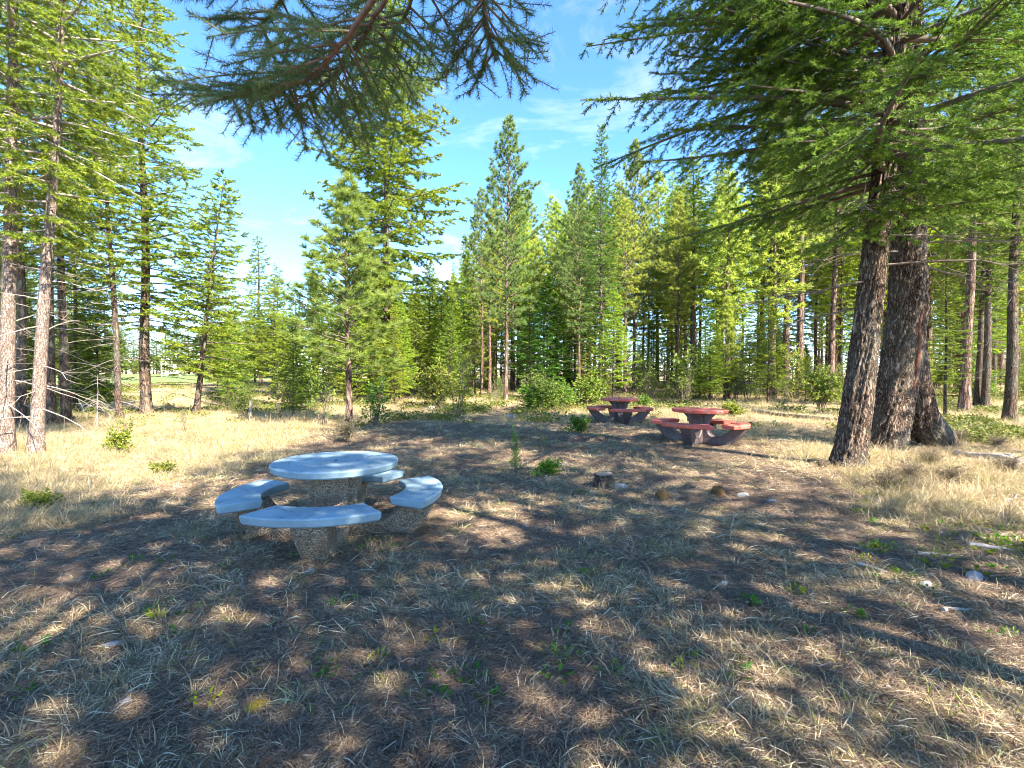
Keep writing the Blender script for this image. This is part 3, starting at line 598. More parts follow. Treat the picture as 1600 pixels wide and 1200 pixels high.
# exposed scar of old sapwood running down the left stem
M['scar'] = simple('scarred_sapwood', (0.16, 0.075, 0.05), 0.85, 0.1, noise=0.5, nsc=14, bump=0.6)
g = Geo(); zz = np.linspace(0.45, 3.1, 30); cxs = np.interp(zz, [0.1, 0.5, 1.2, 2.0, 3.0, 4.5], [0.03, 0.10, 0.26, 0.42, 0.52, 0.50]); rr = np.interp(zz, [0.1, 0.5, 1.2, 2, 3, 4.5], [.375, .345, .34, .36, .34, .29])
aa = -1.35 + 0.18 * np.sin(zz * 1.7) + 0.05 * np.sin(zz * 9)
Pp = np.stack([cxs + np.cos(aa) * (rr - 0.038), 0.05 + np.sin(aa) * (rr - 0.036), zz], -1)
tube(g, Pp, 0.045 * np.sin(np.linspace(0.15, 3.0, 30)) * (0.75 + 0.5 * vnoise(zz * 5, zz * 0 + 3)) + 0.004, 7)
put('bark_scar', g.mesh('bark_scar', M['scar']), fir2)
g = Geo(); cxs2 = cxs + 0.30
gs = (Geo(), Geo(), Geo())
conifer(103, 16.5, 0.29, 4.4, 84, 0.3, 'round', -16, 36, 0.08, 0.20, sub_max=1.2, sub_k=0.5, sub_droop=0.25, tw_sp=0.12, tw_len=0.19, nn=14, bend=(0.06, 0.01, 8), wobble=0, g3=gs, trunk=False, top=0.5, **{**NEAR, 'nl': 0.068, 'nw': 0.018})
conifer(104, 16.5, 0.62, 3.0, 28, 0.2, 'cone', 0, 45, 0.08, 0.3, sub_max=1.0, sub_droop=0.2, tw_sp=0.18, tw_len=0.28, nn=8, nl=0.13, nw=0.045, bend=(0.06, 0.01, 8), wobble=0, g3=gs, trunk=False)
put('branches', gs[1].mesh('forked_fir_branches', M['twig']), fir2)
CROWN2 = gs[2].mesh('forked_fir_crown', M['fir'])
cr_ = put('crown', CROWN2, fir2); cr_.color = (0.8, 1.0, 0.85, 1)
for st, d, Ln, sd in [((0.8, 0.1, 4.4), (1, -0.3, 0.0), 3.4, 13), ((0.8, 0.1, 3.9), (1, 0.3, -0.05), 2.6, 14), ((0.3, 0.0, 4.2), (-1, -0.2, -0.05), 3.0, 15)]:
    dead_limb(fir2, st, d, Ln, sd)

# ------------------------------------------------------------------ fir beside the camera: its bough hangs into the top of the picture
X3, Y3 = 1.5, -1.9
fir3 = thing('fir_tree', 'overhanging fir by the viewer, its needled bough drooping in from the top of the photo', 'tree', (X3, Y3, Z(X3, Y3) - 0.03), group='shade trees around the viewer')
M['needle_near'] = leaf_mat('near_fir_needles', (0.075, 0.150, 0.055), (0.150, 0.245, 0.075), (0.240, 0.300, 0.060), 0.45)
M['twig_bark'] = simple('bough_bark', (0.20, 0.13, 0.095), 0.85, 0.2, noise=0.45, nsc=25, bump=0.3)
g = Geo(); path_tube(g, [(0, 0, -0.3), (0, 0, 0.5), (0.05, 0, 4), (0.05, 0, 8), (0, 0, 13)], [0.38, 0.28, 0.22, 0.13, 0.015], 60, 24, 5, 0.02)
put('trunk', g.mesh('overhanging_fir_trunk', M['bark_big']), fir3)
gs = (Geo(), Geo(), Geo())
def away(rng, phi, t):            # the lowest whorls grow away from the open sky in front
    a = phi % 6.28
    return a if t > 0.16 or math.sin(a) < 0.1 else a + 3.14
conifer(105, 13, 0.40, 3.6, 60, 0.2, 'round', -12, 40, 0.08, 0.3, sub_max=1.2, sub_droop=0.2, tw_sp=0.15, tw_len=0.24, nn=12, nl=0.09, nw=0.030, na=46, wobble=0, g3=gs, trunk=False, az=away)
put('branches', gs[1].mesh('overhanging_fir_branches', M['twig']), fir3)
put('crown', gs[2].mesh('overhanging_fir_crown', M['fir']), fir3)

def near_bough(seed, pts, r, sprays, name):
    """a bough seen from near: woody axis, side sprays with twigs, every needle built"""
    rg = np.random.default_rng(seed); wo = Geo(); cr = Geo()
    pts = np.array(pts, float) - np.array([X3, Y3, float(fir3.location.z)])
    u = np.linspace(0, 1, 40); s = np.linspace(0, 1, len(pts)); C = np.stack([np.interp(u, s, pts[:, k]) for k in range(3)], -1)
    for _ in range(6): C[1:-1] = (C[:-2] + 2 * C[1:-1] + C[2:]) / 4
    C += np.cumsum(rg.normal(size=C.shape) * 0.004, 0)
    tube(wo, C, r * (1 - 0.8 * u), 9)
    TP0, TP1 = [], []
    T = norm(np.gradient(C, axis=0)); UP = np.array([0, 0, 1.0])
    for k, (a, ln, sd) in enumerate(sprays):
        i = min(38, int(a * 39)); p = C[i]; lat = norm(np.cross(T[i], UP)[None])[0]
        d = T[i] * 0.75 + lat * sd * 0.9 + UP * (rg.normal() * 0.18 - 0.12); d /= np.linalg.norm(d)
        ss = np.linspace(0, ln, 10); A = p + d * ss[:, None] - UP * (0.22 * ss ** 2)[:, None]
        tube(wo, A, 0.007 * (1 - 0.75 * ss / ln), 5)
        Td = norm(np.gradient(A, axis=0))
        m = max(3, int(ln / 0.054))
        for q in range(m):
            v = (q + 0.4) / m * 9; i0 = int(v); f = v - i0; b = A[i0] * (1 - f) + A[min(9, i0 + 1)] * f; td = Td[i0]
            l2 = norm(np.cross(td, UP)[None])[0]
            e = td * 0.8 + l2 * (1 if q % 2 else -1) * 0.75 + UP * (rg.normal() * 0.25 - 0.12); e /= np.linalg.norm(e)
            L2 = (0.10 + 0.16 * rg.random()) * (1 - 0.4 * q / m) + 0.25 * max(0, ln - 0.4) * (1 - q / m) * rg.random()
            nsg = max(1, int(L2 / 0.09)); c0 = b
            for w in range(nsg):
                e2 = e - UP * 0.1 * w + rg.normal(size=3) * 0.05; e2 /= np.linalg.norm(e2); c1 = c0 + e2 * L2 / nsg
                TP0.append(c0); TP1.append(c1); c0 = c1
        TP0 += [A[k2] for k2 in range(3, 9)]; TP1 += [A[k2 + 1] for k2 in range(3, 9)]
    TP0 += [C[k2] for k2 in range(22, 39)]; TP1 += [C[k2 + 1] for k2 in range(22, 39)]
    TP0 = np.array(TP0); TP1 = np.array(TP1)
    prisms(wo, TP0, TP1, np.full(len(TP0), 0.0026), np.full(len(TP0), 0.002))
    ln = np.linalg.norm(TP1 - TP0, axis=1); nn = 60
    needles(cr, rg, TP0, TP1, nn, 0.034, 0.0030, R(58), 0.75)
    b = put('bough', wo.mesh(name + '_wood', M['twig_bark']), fir3); put('needles', cr.mesh(name + '_needles', M['needle_near']), b)
def at(px, py, Y): return ((px - 800) / 800 * Y, Y, CAM_H + (580 - py) / 800 * Y)
def rs(n, lo, hi, l0, l1, seed):
    rg = random.Random(seed); return [(lo + (hi - lo) * (k + rg.random()) / n, rg.uniform(l0, l1) * (1.1 - 0.5 * k / n), 1 if k % 2 else -1) for k in range(n)]
BASE = (X3 - 0.1, Y3 + 0.1, 4.9)
near_bough(1, [BASE, at(640, -60, 1.7), at(560, 60, 2.3), at(500, 125, 2.5), at(430, 150, 2.65), at(345, 150, 2.8)], 0.018, rs(24, 0.42, 0.97, 0.35, 0.65, 1), 'left_bough')
near_bough(2, [BASE, at(640, -40, 1.9), at(590, 60, 2.5), at(540, 130, 2.8), at(480, 180, 3.1)], 0.018, rs(22, 0.42, 0.97, 0.35, 0.6, 2), 'hanging_bough')
near_bough(3, [BASE, at(700, -90, 2.0), at(660, 0, 2.5), at(620, 70, 2.9), at(590, 130, 3.2)], 0.016, rs(20, 0.4, 0.97, 0.35, 0.6, 3), 'middle_bough')
near_bough(4, [BASE, at(800, -110, 2.0), at(750, -20, 2.5), at(755, 40, 2.65), at(775, 95, 2.8)], 0.014, rs(17, 0.45, 0.97, 0.26, 0.48, 4), 'right_bough')
near_bough(5, [BASE, at(560, -130, 2.0), at(480, -30, 2.4), at(440, 20, 2.6), at(420, 50, 2.7)], 0.013, rs(10, 0.5, 0.97, 0.25, 0.4, 5), 'upper_bough')

# trees behind and to the right of the viewer that shade the clearing (outside the frame)
for X, Y, h, kd in [(5.5, 0.0, 13, 'gappy_fir'), (3.8, -1.5, 9, 'gappy_fir'), (9.9, -1.8, 17, 'gappy_fir'), (4.2, -3.2, 12, 'gappy_fir'), (13.5, 7.0, 15, 'gappy_fir')]:
    tree(kd, X, Y, h, 'one of the shade trees standing behind the viewer, out of the frame', 'shade trees around the viewer', (1, 1, 0.9), wide=1.25)

# ------------------------------------------------------------------ picnic tables
m, t, o = material('exposed_aggregate'); M['aggregate'] = m
tcn = t.nodes.new('ShaderNodeTexCoord')
vo = node(t, 'ShaderNodeTexVoronoi', Scale=98.0); t.links.new(tcn.outputs['Object'], vo.inputs['Vector'])
hs = t.nodes.new('ShaderNodeSeparateColor'); t.links.new(vo.outputs['Color'], hs.inputs[0])
pc = ramp(t, hs.outputs[0], [(0.0, (0.14, 0.100, 0.068)), (0.35, (0.25, 0.185, 0.125)), (0.7, (0.37, 0.285, 0.195)), (1.0, (0.50, 0.42, 0.31))]).outputs['Color']
edge = ramp(t, vo.outputs['Distance'], [(0.4, (1, 1, 1)), (0.8, (0.38, 0.35, 0.31))]).outputs['Color']
c = mixc(t, 1.0, pc, edge, 'MULTIPLY')
n1 = nzn(3.0, 5, 0.6); dirt = ramp(t, n1, [(0.45, (1, 1, 1)), (0.7, (0.62, 0.55, 0.5))]).outputs['Color']
c = mixc(t, 1.0, c, dirt, 'MULTIPLY')
p = node(t, 'ShaderNodeBsdfPrincipled', Roughness=0.75); t.links.new(c, p.inputs['Base Color'])
iv = t.nodes.new('ShaderNodeMath'); iv.operation = 'SUBTRACT'; iv.inputs[0].default_value = 1.0; t.links.new(vo.outputs['Distance'], iv.inputs[1])
bb = node(t, 'ShaderNodeBump', Strength=0.9, Distance=0.012); t.links.new(iv.outputs[0], bb.inputs['Height']); t.links.new(bb.outputs[0], p.inputs['Normal']); t.links.new(p.outputs[0], o.inputs[0])

def paint_mat(name, c0, worn, speck, wear_lo, sp=0.5):
    m, t, o = material(name); global tcn
    tcn = t.nodes.new('ShaderNodeTexCoord')
    def nn(sc, det, ro, dis=0.0):
        n = node(t, 'ShaderNodeTexNoise', Scale=sc, Detail=det, Roughness=ro, Distortion=dis); t.links.new(tcn.outputs['Object'], n.inputs['Vector']); return n.outputs['Fac']
    c = ramp(t, nn(2.2, 6, 0.65), [(0.3, tuple(x * 0.70 for x in c0)), (0.7, tuple(min(1, x * 1.16) for x in c0))]).outputs['Color']
    f = ramp(t, nn(7, 9, 0.72, 0.6), [(wear_lo, (0, 0, 0)), (wear_lo + 0.10, (0.8, 0.8, 0.8))]).outputs['Color']
    c = mixc(t, f, c, worn)
    f2 = ramp(t, nn(48, 3, 0.6), [(0.66, (0, 0, 0)), (0.72, (sp, sp, sp))]).outputs['Color']
    c = mixc(t, f2, c, speck)
    p = node(t, 'ShaderNodeBsdfPrincipled', Roughness=0.62); p.inputs['Specular IOR Level'].default_value = 0.35
    t.links.new(c, p.inputs['Base Color'])
    b = node(t, 'ShaderNodeBump', Strength=0.35, Distance=0.006); t.links.new(nn(30, 8, 0.7), b.inputs['Height']); t.links.new(b.outputs[0], p.inputs['Normal'])
    t.links.new(p.outputs[0], o.inputs[0]); return m
M['blue_paint'] = paint_mat('pale_blue_paint', (0.24, 0.335, 0.375), (0.185, 0.255, 0.28), (0.08, 0.10, 0.10), 0.53)
M['red_paint'] = paint_mat('faded_red_paint', (0.60, 0.125, 0.08), (0.50, 0.30, 0.25), (0.24, 0.10, 0.08), 0.52)
M['brown_paint'] = simple('brown_painted_concrete', (0.105, 0.075, 0.070), 0.5, 0.5, noise=0.3, nsc=14, bump=0.25)
M['joint'] = simple('dark_joint', (0.02, 0.017, 0.015), 0.9)

def arc_slab(g, r0, r1, a0, a1, z0, z1, n=28, bev=0.014, flare=0.012):
    """annular slab, bevelled all round, sides drawn in towards the bottom; a full disc when r0 == 0"""
    full = r0 <= 0
    if full:
        prof = [(0, z1), (r1 - 0.10, z1), (r1 - bev, z1), (r1 - bev * 0.3, z1 - bev * 0.3), (r1, z1 - bev), (r1 - flare, z0 + bev), (r1 - flare - bev, z0), (0, z0)]
        n = 96
    else:
        prof = [(r0 + bev, z1), (r1 - bev, z1), (r1 - bev * 0.3, z1 - bev * 0.3), (r1, z1 - bev), (r1 - flare, z0 + bev), (r1 - flare - bev, z0), (r0 + flare + bev, z0), (r0 + flare, z0 + bev), (r0, z1 - bev), (r0 + bev * 0.3, z1 - bev * 0.3)]
    k = len(prof); th = np.linspace(a0, a1, n + 1)
    if not full:
        th = np.concatenate([[a0], [a0 + bev / r1], th[1:-1], [a1 - bev / r1], [a1]]); n += 2
    V = np.array([[(r * math.cos(a), r * math.sin(a), z) for r, z in prof] for a in th])
    if not full:
        for e in (0, -1):         # end rings drawn in: bevelled ends
            c = V[e].mean(0); V[e] = c + (V[e] - c) * np.array([0.965, 0.965, 0.75])
    Fc = []
    kk = k if not full else k - 1
    for i in range(n):
        for j in range(kk): Fc.append((i * k + j, i * k + (j + 1) % k, (i + 1) * k + (j + 1) % k, (i + 1) * k + j))
    V = V.reshape(-1, 3)
    g.add(V, np.array(Fc)[:, ::-1], smooth=False)
    if not full:
        for e in (0, n):
            ring = V[e * k:(e + 1) * k]; c = ring.mean(0); q = np.arange(k); tri = np.stack([q, (q + 1) % k, np.full(k, k)], 1)
            g.add(np.vstack([ring, c]), tri if e else tri[:, ::-1], smooth=False)
def extrude_profile(g, prof, half, bev=0.02, taper=None):
    """closed (r, z) outline extruded along the tangent, edges bevelled"""
    P = np.array(prof, float); n = len(P); c = P.mean(0)
    nrm = np.zeros_like(P)
    for i in range(n):
        e = P[(i + 1) % n] - P[i - 1]; e /= np.linalg.norm(e); nrm[i] = (e[1], -e[0])
    A = 0.5 * sum(P[i][0] * P[(i + 1) % n][1] - P[(i + 1) % n][0] * P[i][1] for i in range(n))
    if A < 0: nrm = -nrm
    inn = P - nrm * bev
    rows = []
    for y, Q in ((-half, inn), (-half + bev, P), (half - bev, P), (half, inn)): rows.append(np.column_stack([Q[:, 0], np.full(n, y), Q[:, 1]]))
    if taper:                     # narrower towards the ground on the outer arm
        for q in rows: q[:, 1] *= 1 - taper * np.clip(1 - q[:, 2] / 0.42, 0, 1.1) * np.clip((q[:, 0] - 0.2) / 0.3, 0, 1)
    V = np.concatenate(rows); Fc = []
    for a in range(3):
        for i in range(n): Fc.append((a * n + i, a * n + (i + 1) % n, (a + 1) * n + (i + 1) % n, (a + 1) * n + i))
    Fc = np.array(Fc); g.add(V, Fc if A < 0 else Fc[:, ::-1], smooth=False)
    bm_tris = []
    # cap by ear clipping
    from mathutils.geometry import tessellate_polygon
    for tri in tessellate_polygon([[Vector((p[0], p[1], 0)) for p in inn]]): bm_tris.append(tri)
    T = np.array(bm_tris); g.add(rows[0], T, smooth=False); g.add(rows[3], T[:, ::-1], smooth=False)
def smooth_poly(pts, it=2):
    P = np.array(pts, float)
    for _ in range(it):
        Q = np.roll(P, -1, 0); P = np.stack([P * 0.75 + Q * 0.25, P * 0.25 + Q * 0.75], 1).reshape(-1, 2)
    return P
LEG_A = [(0.035, -0.06), (0.035, 0.69), (0.17, 0.69), (0.25, 0.69), (0.235, 0.60), (0.225, 0.45), (0.235, 0.30), (0.30, 0.20), (0.42, 0.165), (0.54, 0.20), (0.69, 0.385), (0.72, 0.395), (0.96, 0.395), (0.99, 0.36), (0.92, 0.22), (0.78, 0.02), (0.74, -0.06)]
LEG_B = [(0.035, -0.06), (0.035, 0.69), (0.17, 0.69), (0.34, 0.69), (0.34, 0.665), (0.23, 0.55), (0.19, 0.42), (0.215, 0.27), (0.31, 0.17), (0.43, 0.165), (0.54, 0.215), (0.76, 0.395), (0.78, 0.40), (0.98, 0.40), (1.0, 0.37), (0.88, 0.20), (0.72, 0.02), (0.68, -0.06)]
def sharpen(pts):                 # keep corners crisp at the flat ends, round the inner curve
    return smooth_poly([p for q in pts for p in ((q[0], q[1]),)], 1)
def picnic_table(X, Y, rot, label, paint, base, legp, half, tilt=(0, 0), rz_top=0.0, bench_half=33):
    T = thing('picnic_table', label, 'picnic table', (X, Y, Z(X, Y)), (tilt[0], tilt[1], rot), group='round concrete picnic tables')
    g = Geo(); arc_slab(g, 0, 0.61, 0, 2 * math.pi, 0.69, 0.765)
    tp = put('table_top', g.mesh('table_top', M[paint]), T)
    g = Geo(); box(g, -0.012, 0.012, -0.02, 0.02, 0.7651, 0.768); put('lifting_socket', g.mesh('lifting_socket', M['joint']), tp)
    lg = Geo(); extrude_profile(lg, sharpen(legp), half, 0.02, 0.32); lm = lg.mesh('leg', M[base])
    bg_ = Geo(); arc_slab(bg_, 0.68, 1.06, R(-bench_half), R(bench_half), 0.396, 0.478); bmh = bg_.mesh('bench', M[paint])
    for k in range(4):
        put('leg', lm, T, rot=(0, 0, k * math.pi / 2)); put('bench', bmh, T, rot=(0, 0, k * math.pi / 2))
    g = Geo(); th = np.linspace(0, 2 * math.pi, 9)
    tube(g, [(0, 0, 0.02), (0, 0, 0.685)], 0.06, 8); put('core', g.mesh('core', M['joint']), T)
    return T
TX, TY = G(524, 838)
picnic_table(TX, TY, R(6), 'pale blue topped concrete picnic table on pebbly legs, the nearest table', 'blue_paint', 'aggregate', LEG_A, 0.155)
X, Y = G(1093, 694); picnic_table(X, Y, R(53), 'red topped picnic table on brown legs, the nearer and larger looking of two', 'red_paint', 'brown_paint', LEG_B, 0.12, tilt=(0.01, 0.015))
X, Y = G(968, 660); picnic_table(X, Y, R(5), 'red topped picnic table farthest off, in front of the straight dark fir trunk', 'red_paint', 'brown_paint', LEG_B, 0.12, tilt=(0.0, 0.012))
rgt = np.random.default_rng(91); g = Geo()
tabX = bpy.data.objects['picnic_table']
for n_, r0_, r1_, z_ in ((70, 0, 0.585, 0.7665), (90, 0.72, 1.03, 0.4795)):
    a = rgt.random(n_) * 6.28; a = a if r0_ == 0 else np.round(a / 1.5708) * 1.5708 + rgt.uniform(-0.5, 0.5, n_); rr_ = np.sqrt(r0_ ** 2 + (r1_ ** 2 - r0_ ** 2) * rgt.random(n_))
    c_ = np.stack([np.cos(a) * rr_, np.sin(a) * rr_, np.full(n_, z_ + 0.0005)], -1); t_ = rgt.random(n_) * 6.28; l_ = rgt.uniform(0.008, 0.028, n_)
    dd = np.stack([np.cos(t_) * l_, np.sin(t_) * l_, np.zeros(n_)], -1); prisms(g, c_ - dd, c_ + dd, np.full(n_, 0.0014), np.full(n_, 0.0011))
o_ = put('fallen_needles', g.mesh('fallen_needles', M['twig']), None, tabX.location, tabX.rotation_euler); o_['kind'] = 'stuff'; o_['label'] = 'fallen needles lying on the pale blue table and its benches'
# ------------------------------------------------------------------ stump, chunks of wood, rocks, logs, sticks
M['rock'] = simple('grey_rock', (0.26, 0.25, 0.25), 0.85, 0.2, noise=0.45, nsc=9, bump=0.5)
M['rock_pale'] = simple('pale_rock', (0.31, 0.30, 0.28), 0.8, 0.25, noise=0.3, nsc=11, bump=0.5)
M['moss_rock'] = simple('mossy_rock', (0.16, 0.12, 0.03), 0.95, 0.1, noise=0.6, nsc=16, bump=0.8, c2=(0.42, 0.30, 0.04))
M['cut_wood'] = simple('weathered_cut_wood', (0.20, 0.165, 0.135), 0.9, 0.1, noise=0.5, nsc=24, bump=0.4)
M['orange_wood'] = simple('rotten_orange_wood', (0.17, 0.09, 0.035), 0.9, 0.1, noise=0.6, nsc=16, bump=0.6)
M['grey_wood'] = simple('bleached_wood', (0.34, 0.29, 0.25), 0.9, 0.1, noise=0.4, nsc=12, bump=0.5)
def rock_mesh(seed, flat=0.6, mat='rock'):
    import bmesh
    bm = bmesh.new(); bmesh.ops.create_icosphere(bm, subdivisions=4, radius=1.0); rg = np.random.default_rng(seed)
    V = np.array([v.co[:] for v in bm.verts])
    for _ in range(9):            # planar facets
        d = rg.normal(size=3); d /= np.linalg.norm(d); h = rg.uniform(0.55, 0.85); s = V @ d; V = V - np.outer(np.maximum(s - h, 0), d) * 0.9
    V = V * (1 + 0.10 * (fbm(V[:, 0] * 1.8 + seed, V[:, 1] * 1.8 + V[:, 2] * 2.3, 4) - 0.5)[:, None]); V[:, 2] *= flat
    for v, c in zip(bm.verts, V): v.co = c
    me = bpy.data.meshes.new('rock'); bm.to_mesh(me); bm.free(); me.materials.append(M[mat])
    return me
ROCKS = {('rock', k): rock_mesh(k, 0.45 + 0.12 * k) for k in range(4)}
ROCKS[('bark_dark', 3)] = rock_mesh(41, 0.8, 'bark_dark')
ROCKS.update({('rock_pale', k): rock_mesh(10 + k, 0.5 + 0.1 * k, 'rock_pale') for k in range(3)}); ROCKS[('moss_rock', 0)] = rock_mesh(30, 0.5, 'moss_rock')
def rock(px, py, w, kind, k, label, asp=0.7, rz=0.3):
    X, Y = G(px, py); r = w / 800 * Y / 2
    o = put('rock', ROCKS[(kind, k)], None, (X, Y, Z(X, Y) + r * 0.28), (0, 0, rz), (r, r * asp, r)); tag(o, label, 'rock', 'rocks on the clearing floor')
rock(1290, 734, 24, 'bark_dark', 3, 'dark rounded rock leaning against the left foot of the slimmer big fir', 0.9)
rock(1570, 722, 26, 'rock', 1, 'grey boulder half sunk beside the pale fallen log at right', 0.9)
rock(970, 767, 22, 'rock', 1, 'flat grey rock touching the right side of the cut stump')
rock(929, 772, 12, 'rock', 0, 'small grey stone just below and left of the cut stump')
rock(1163, 776, 22, 'rock_pale', 0, 'pale flat rock right of the two orange wood chunks')
rock(1208, 786, 18, 'rock', 0, 'second flat grey rock lying right of the pale flat rock')
rock(1132, 919, 22, 'rock_pale', 1, 'pale whitish stone in the shade low on the right, left one of a pair', 0.6)
rock(1453, 918, 24, 'rock_pale', 2, 'bright rounded white stone by a grass tuft near the right edge', 0.75)
rock(1532, 905, 34, 'rock', 2, 'brown grey boulder sunk in litter near the right edge', 0.7)
rock(1552, 832, 14, 'rock_pale', 0, 'small pale stone among green sprigs at the right edge')
rock(186, 1118, 26, 'rock', 2, 'lumpy grey rock low on the left, close to the bottom', 0.8)
rock(97, 1094, 22, 'rock', 1, 'bluish grey stone low on the left, left of the lumpy one', 0.7)
rock(166, 1017, 42, 'rock', 0, 'long flat slab of grey stone lying on the matted grass at left', 0.35, 0.5)
rock(130, 1062, 16, 'rock', 3, 'little grey stone above the bluish stone at lower left', 0.8)
rock(398, 1122, 46, 'moss_rock', 0, 'yellow mossy rock at the bottom, left of the middle', 0.8)
rock(450, 1080, 28, 'rock', 0, 'thin grey stone poking from grass right of the yellow mossy rock', 0.35, 0.7)
rock(352, 1008, 14, 'rock_pale', 1, 'white pebble sized stone in a sunlit patch at lower left', 0.8)
rock(490, 985, 16, 'rock', 0, 'grey stone on the ground under the front of the pale blue table', 0.6)
rock(630, 901, 10, 'rock_pale', 2, 'tiny white stone right of the pebbly front leg of the pale blue table')
rock(482, 903, 20, 'rock', 2, 'brownish stone against the front leg of the pale blue table', 0.8)
rock(317, 838, 14, 'rock_pale', 0, 'pale chip of stone left of the left bench', 0.5)
rock(672, 640, 17, 'rock_pale', 1, 'light grey rock on the sunny straw slope left of the trail')
rock(798, 652, 15, 'rock', 3, 'round grey rock where the trail leaves the clearing')
rock(590, 1105, 26, 'rock', 0, 'pale slaty stone near a stick at the bottom', 0.4, 0.2)
rock(820, 830, 14, 'rock', 1, 'small dull stone in the middle of the shaded clearing', 0.6)

def log_mesh(name, pts, r0, r1, seed, mat, n=60, sides=18, amp=0.12):
    g = Geo(); P = np.array(pts, float); u = np.linspace(0, 1, n); s = np.linspace(0, 1, len(P)); C = np.stack([np.interp(u, s, P[:, k]) for k in range(3)], -1)
    for _ in range(4): C[1:-1] = (C[:-2] + 2 * C[1:-1] + C[2:]) / 4
    off = seed * 7.1
    def b(th, PP):
        l = np.linspace(0, 1, len(PP))[:, None] * 14; a = th[None, :]
        return r0 * amp * ((fbm(np.cos(a) * 2.2 + off + l * 0.2, np.sin(a) * 2.2 + l + off, 3) - 0.5) * 2)
    tube(g, C, r0 + (r1 - r0) * u, sides, cap=True, bump=b)
    return g.mesh(name, M[mat])
# cut stump
X, Y = G(945, 765)
st = thing('tree_stump', 'low weathered sawn stump in the middle of the clearing', 'stump', (X, Y, Z(X, Y) - 0.02), (0.05, -0.06, 0.4))
put('bark', log_mesh('stump_bark', [(0, 0, -0.06), (0, 0, 0.06), (0, 0, 0.17), (0.0, 0, 0.215)], 0.155, 0.128, 1, 'bark_dark', 16, 32), st)
put('cut_face', log_mesh('stump_face', [(0, 0, 0.19), (0, 0, 0.219)], 0.118, 0.114, 2, 'cut_wood', 3, 32, 0.06), st)
for px, py, w, lab, sd in [(1037, 782, 0.15, 'broken orange brown stump chunk on dark litter, left one of two', 3), (1125, 772, 0.17, 'broken orange brown stump chunk with a pale face, right one of two', 4)]:
    X, Y = G(px, py)
    g = Geo(); rg = np.random.default_rng(sd)
    tube(g, [(0, 0, -0.05), (0, 0, 0.03), (0.01, 0, 0.09), (0.015, 0, 0.12)], np.array([w * .62, w * .56, w * .50, w * .40]), 22, cap=True, bump=lambda th, P: 0.035 * (vnoise(np.cos(th)[None] * 3 + sd + P[:, 2:3] * 5, np.sin(th)[None] * 3 + P[:, 2:3] * 9) - 0.5) + 0.015 * (vnoise(th[None] * 9, P[:, 2:3] * 30) - 0.5))
    tag(put('wood_chunk', g.mesh('wood_chunk', M['orange_wood']), None, (X, Y, Z(X, Y)), (0.1, 0.14, sd)), lab, 'stump', 'broken stump chunks')
def fallen(p0, p1, r0, r1, label, name, mat, seed, cat, lift=0.6, wig=0.03, sides=14, group=None):
    (x0, y0), (x1, y1) = G(*p0), G(*p1); rg = np.random.default_rng(seed); n = 8; u = np.linspace(0, 1, n)
    L_ = math.hypot(x1 - x0, y1 - y0); nx_, ny_ = -(y1 - y0) / L_, (x1 - x0) / L_
    w = rg.normal(size=n) * wig * L_
    px_ = x0 + (x1 - x0) * u + nx_ * w; py_ = y0 + (y1 - y0) * u + ny_ * w
    P = np.stack([px_, py_, gz(px_, py_) + (r0 + (r1 - r0) * u) * lift], -1); c = P[0].copy(); P -= c
    o = put(name, log_mesh(name, P, r0, r1, seed, mat, 50, sides), None, c); tag(o, label, cat, group); return o
fallen((1497, 713), (1600, 733), 0.06, 0.085, 'pale barkless fallen log in dry weeds at the right edge', 'fallen_log', 'grey_wood', 5, 'log', 0.8, 0.01)
fallen((1176, 648), (1320, 661), 0.10, 0.085, 'dark fallen log in shade between the near red table and the big firs', 'fallen_log', 'bark_dark', 6, 'log', 0.7, 0.006)
for k, (a, b, r, lab) in enumerate([
    ((1345, 888), (1395, 900), 0.014, 'stout bleached stick in litter on the right, with a knobbed end'),
    ((1478, 966), (1543, 960), 0.012, 'white crooked stick low at the right edge'),
    ((1440, 868), (1500, 870), 0.013, 'pale branch piece in the sunlit strip at right'),
    ((1520, 862), (1592, 868), 0.018, 'broken branch lying at the right edge in the sunlit strip'),
    ((1395, 1090), (1450, 1112), 0.008, 'thin stick across the sunlit patch at lower right'),
    ((612, 1132), (622, 1116), 0.010, 'short grey stick standing out near the bottom middle, left one of two'),
    ((696, 1100), (708, 1130), 0.007, 'thin grey stick near the bottom middle, right one of two'),
    ((505, 880), (560, 848), 0.008, 'slim stick leading from the front leg of the pale blue table to the right'),
    ((545, 885), (572, 868), 0.006, 'short thin stick parallel to the slim one by the pale blue table'),
    ((1280, 1000), (1310, 1010), 0.008, 'brown twig in the shade just above the big sunlit patch'),
    ((1560, 800), (1600, 780), 0.012, 'thin fallen branch among green sprigs at the right edge'),
    ((150, 1040), (190, 1000), 0.007, 'thin bleached twig lying by the grey stone slab'),
    ((300, 745), (345, 740), 0.012, 'bleached branch end on the bright straw at left'),
    ((90, 738), (160, 745), 0.012, 'white bleached branch on the bright straw at far left'),
    ((1210, 690), (1270, 694), 0.014, 'grey branch on the ground between near red table and big firs')]):
    fallen(a, b, r * 1.35, r * 0.7, lab, 'stick', 'grey_wood', 40 + k, 'stick', 2.2, 0.035, 8, 'sticks on the ground')

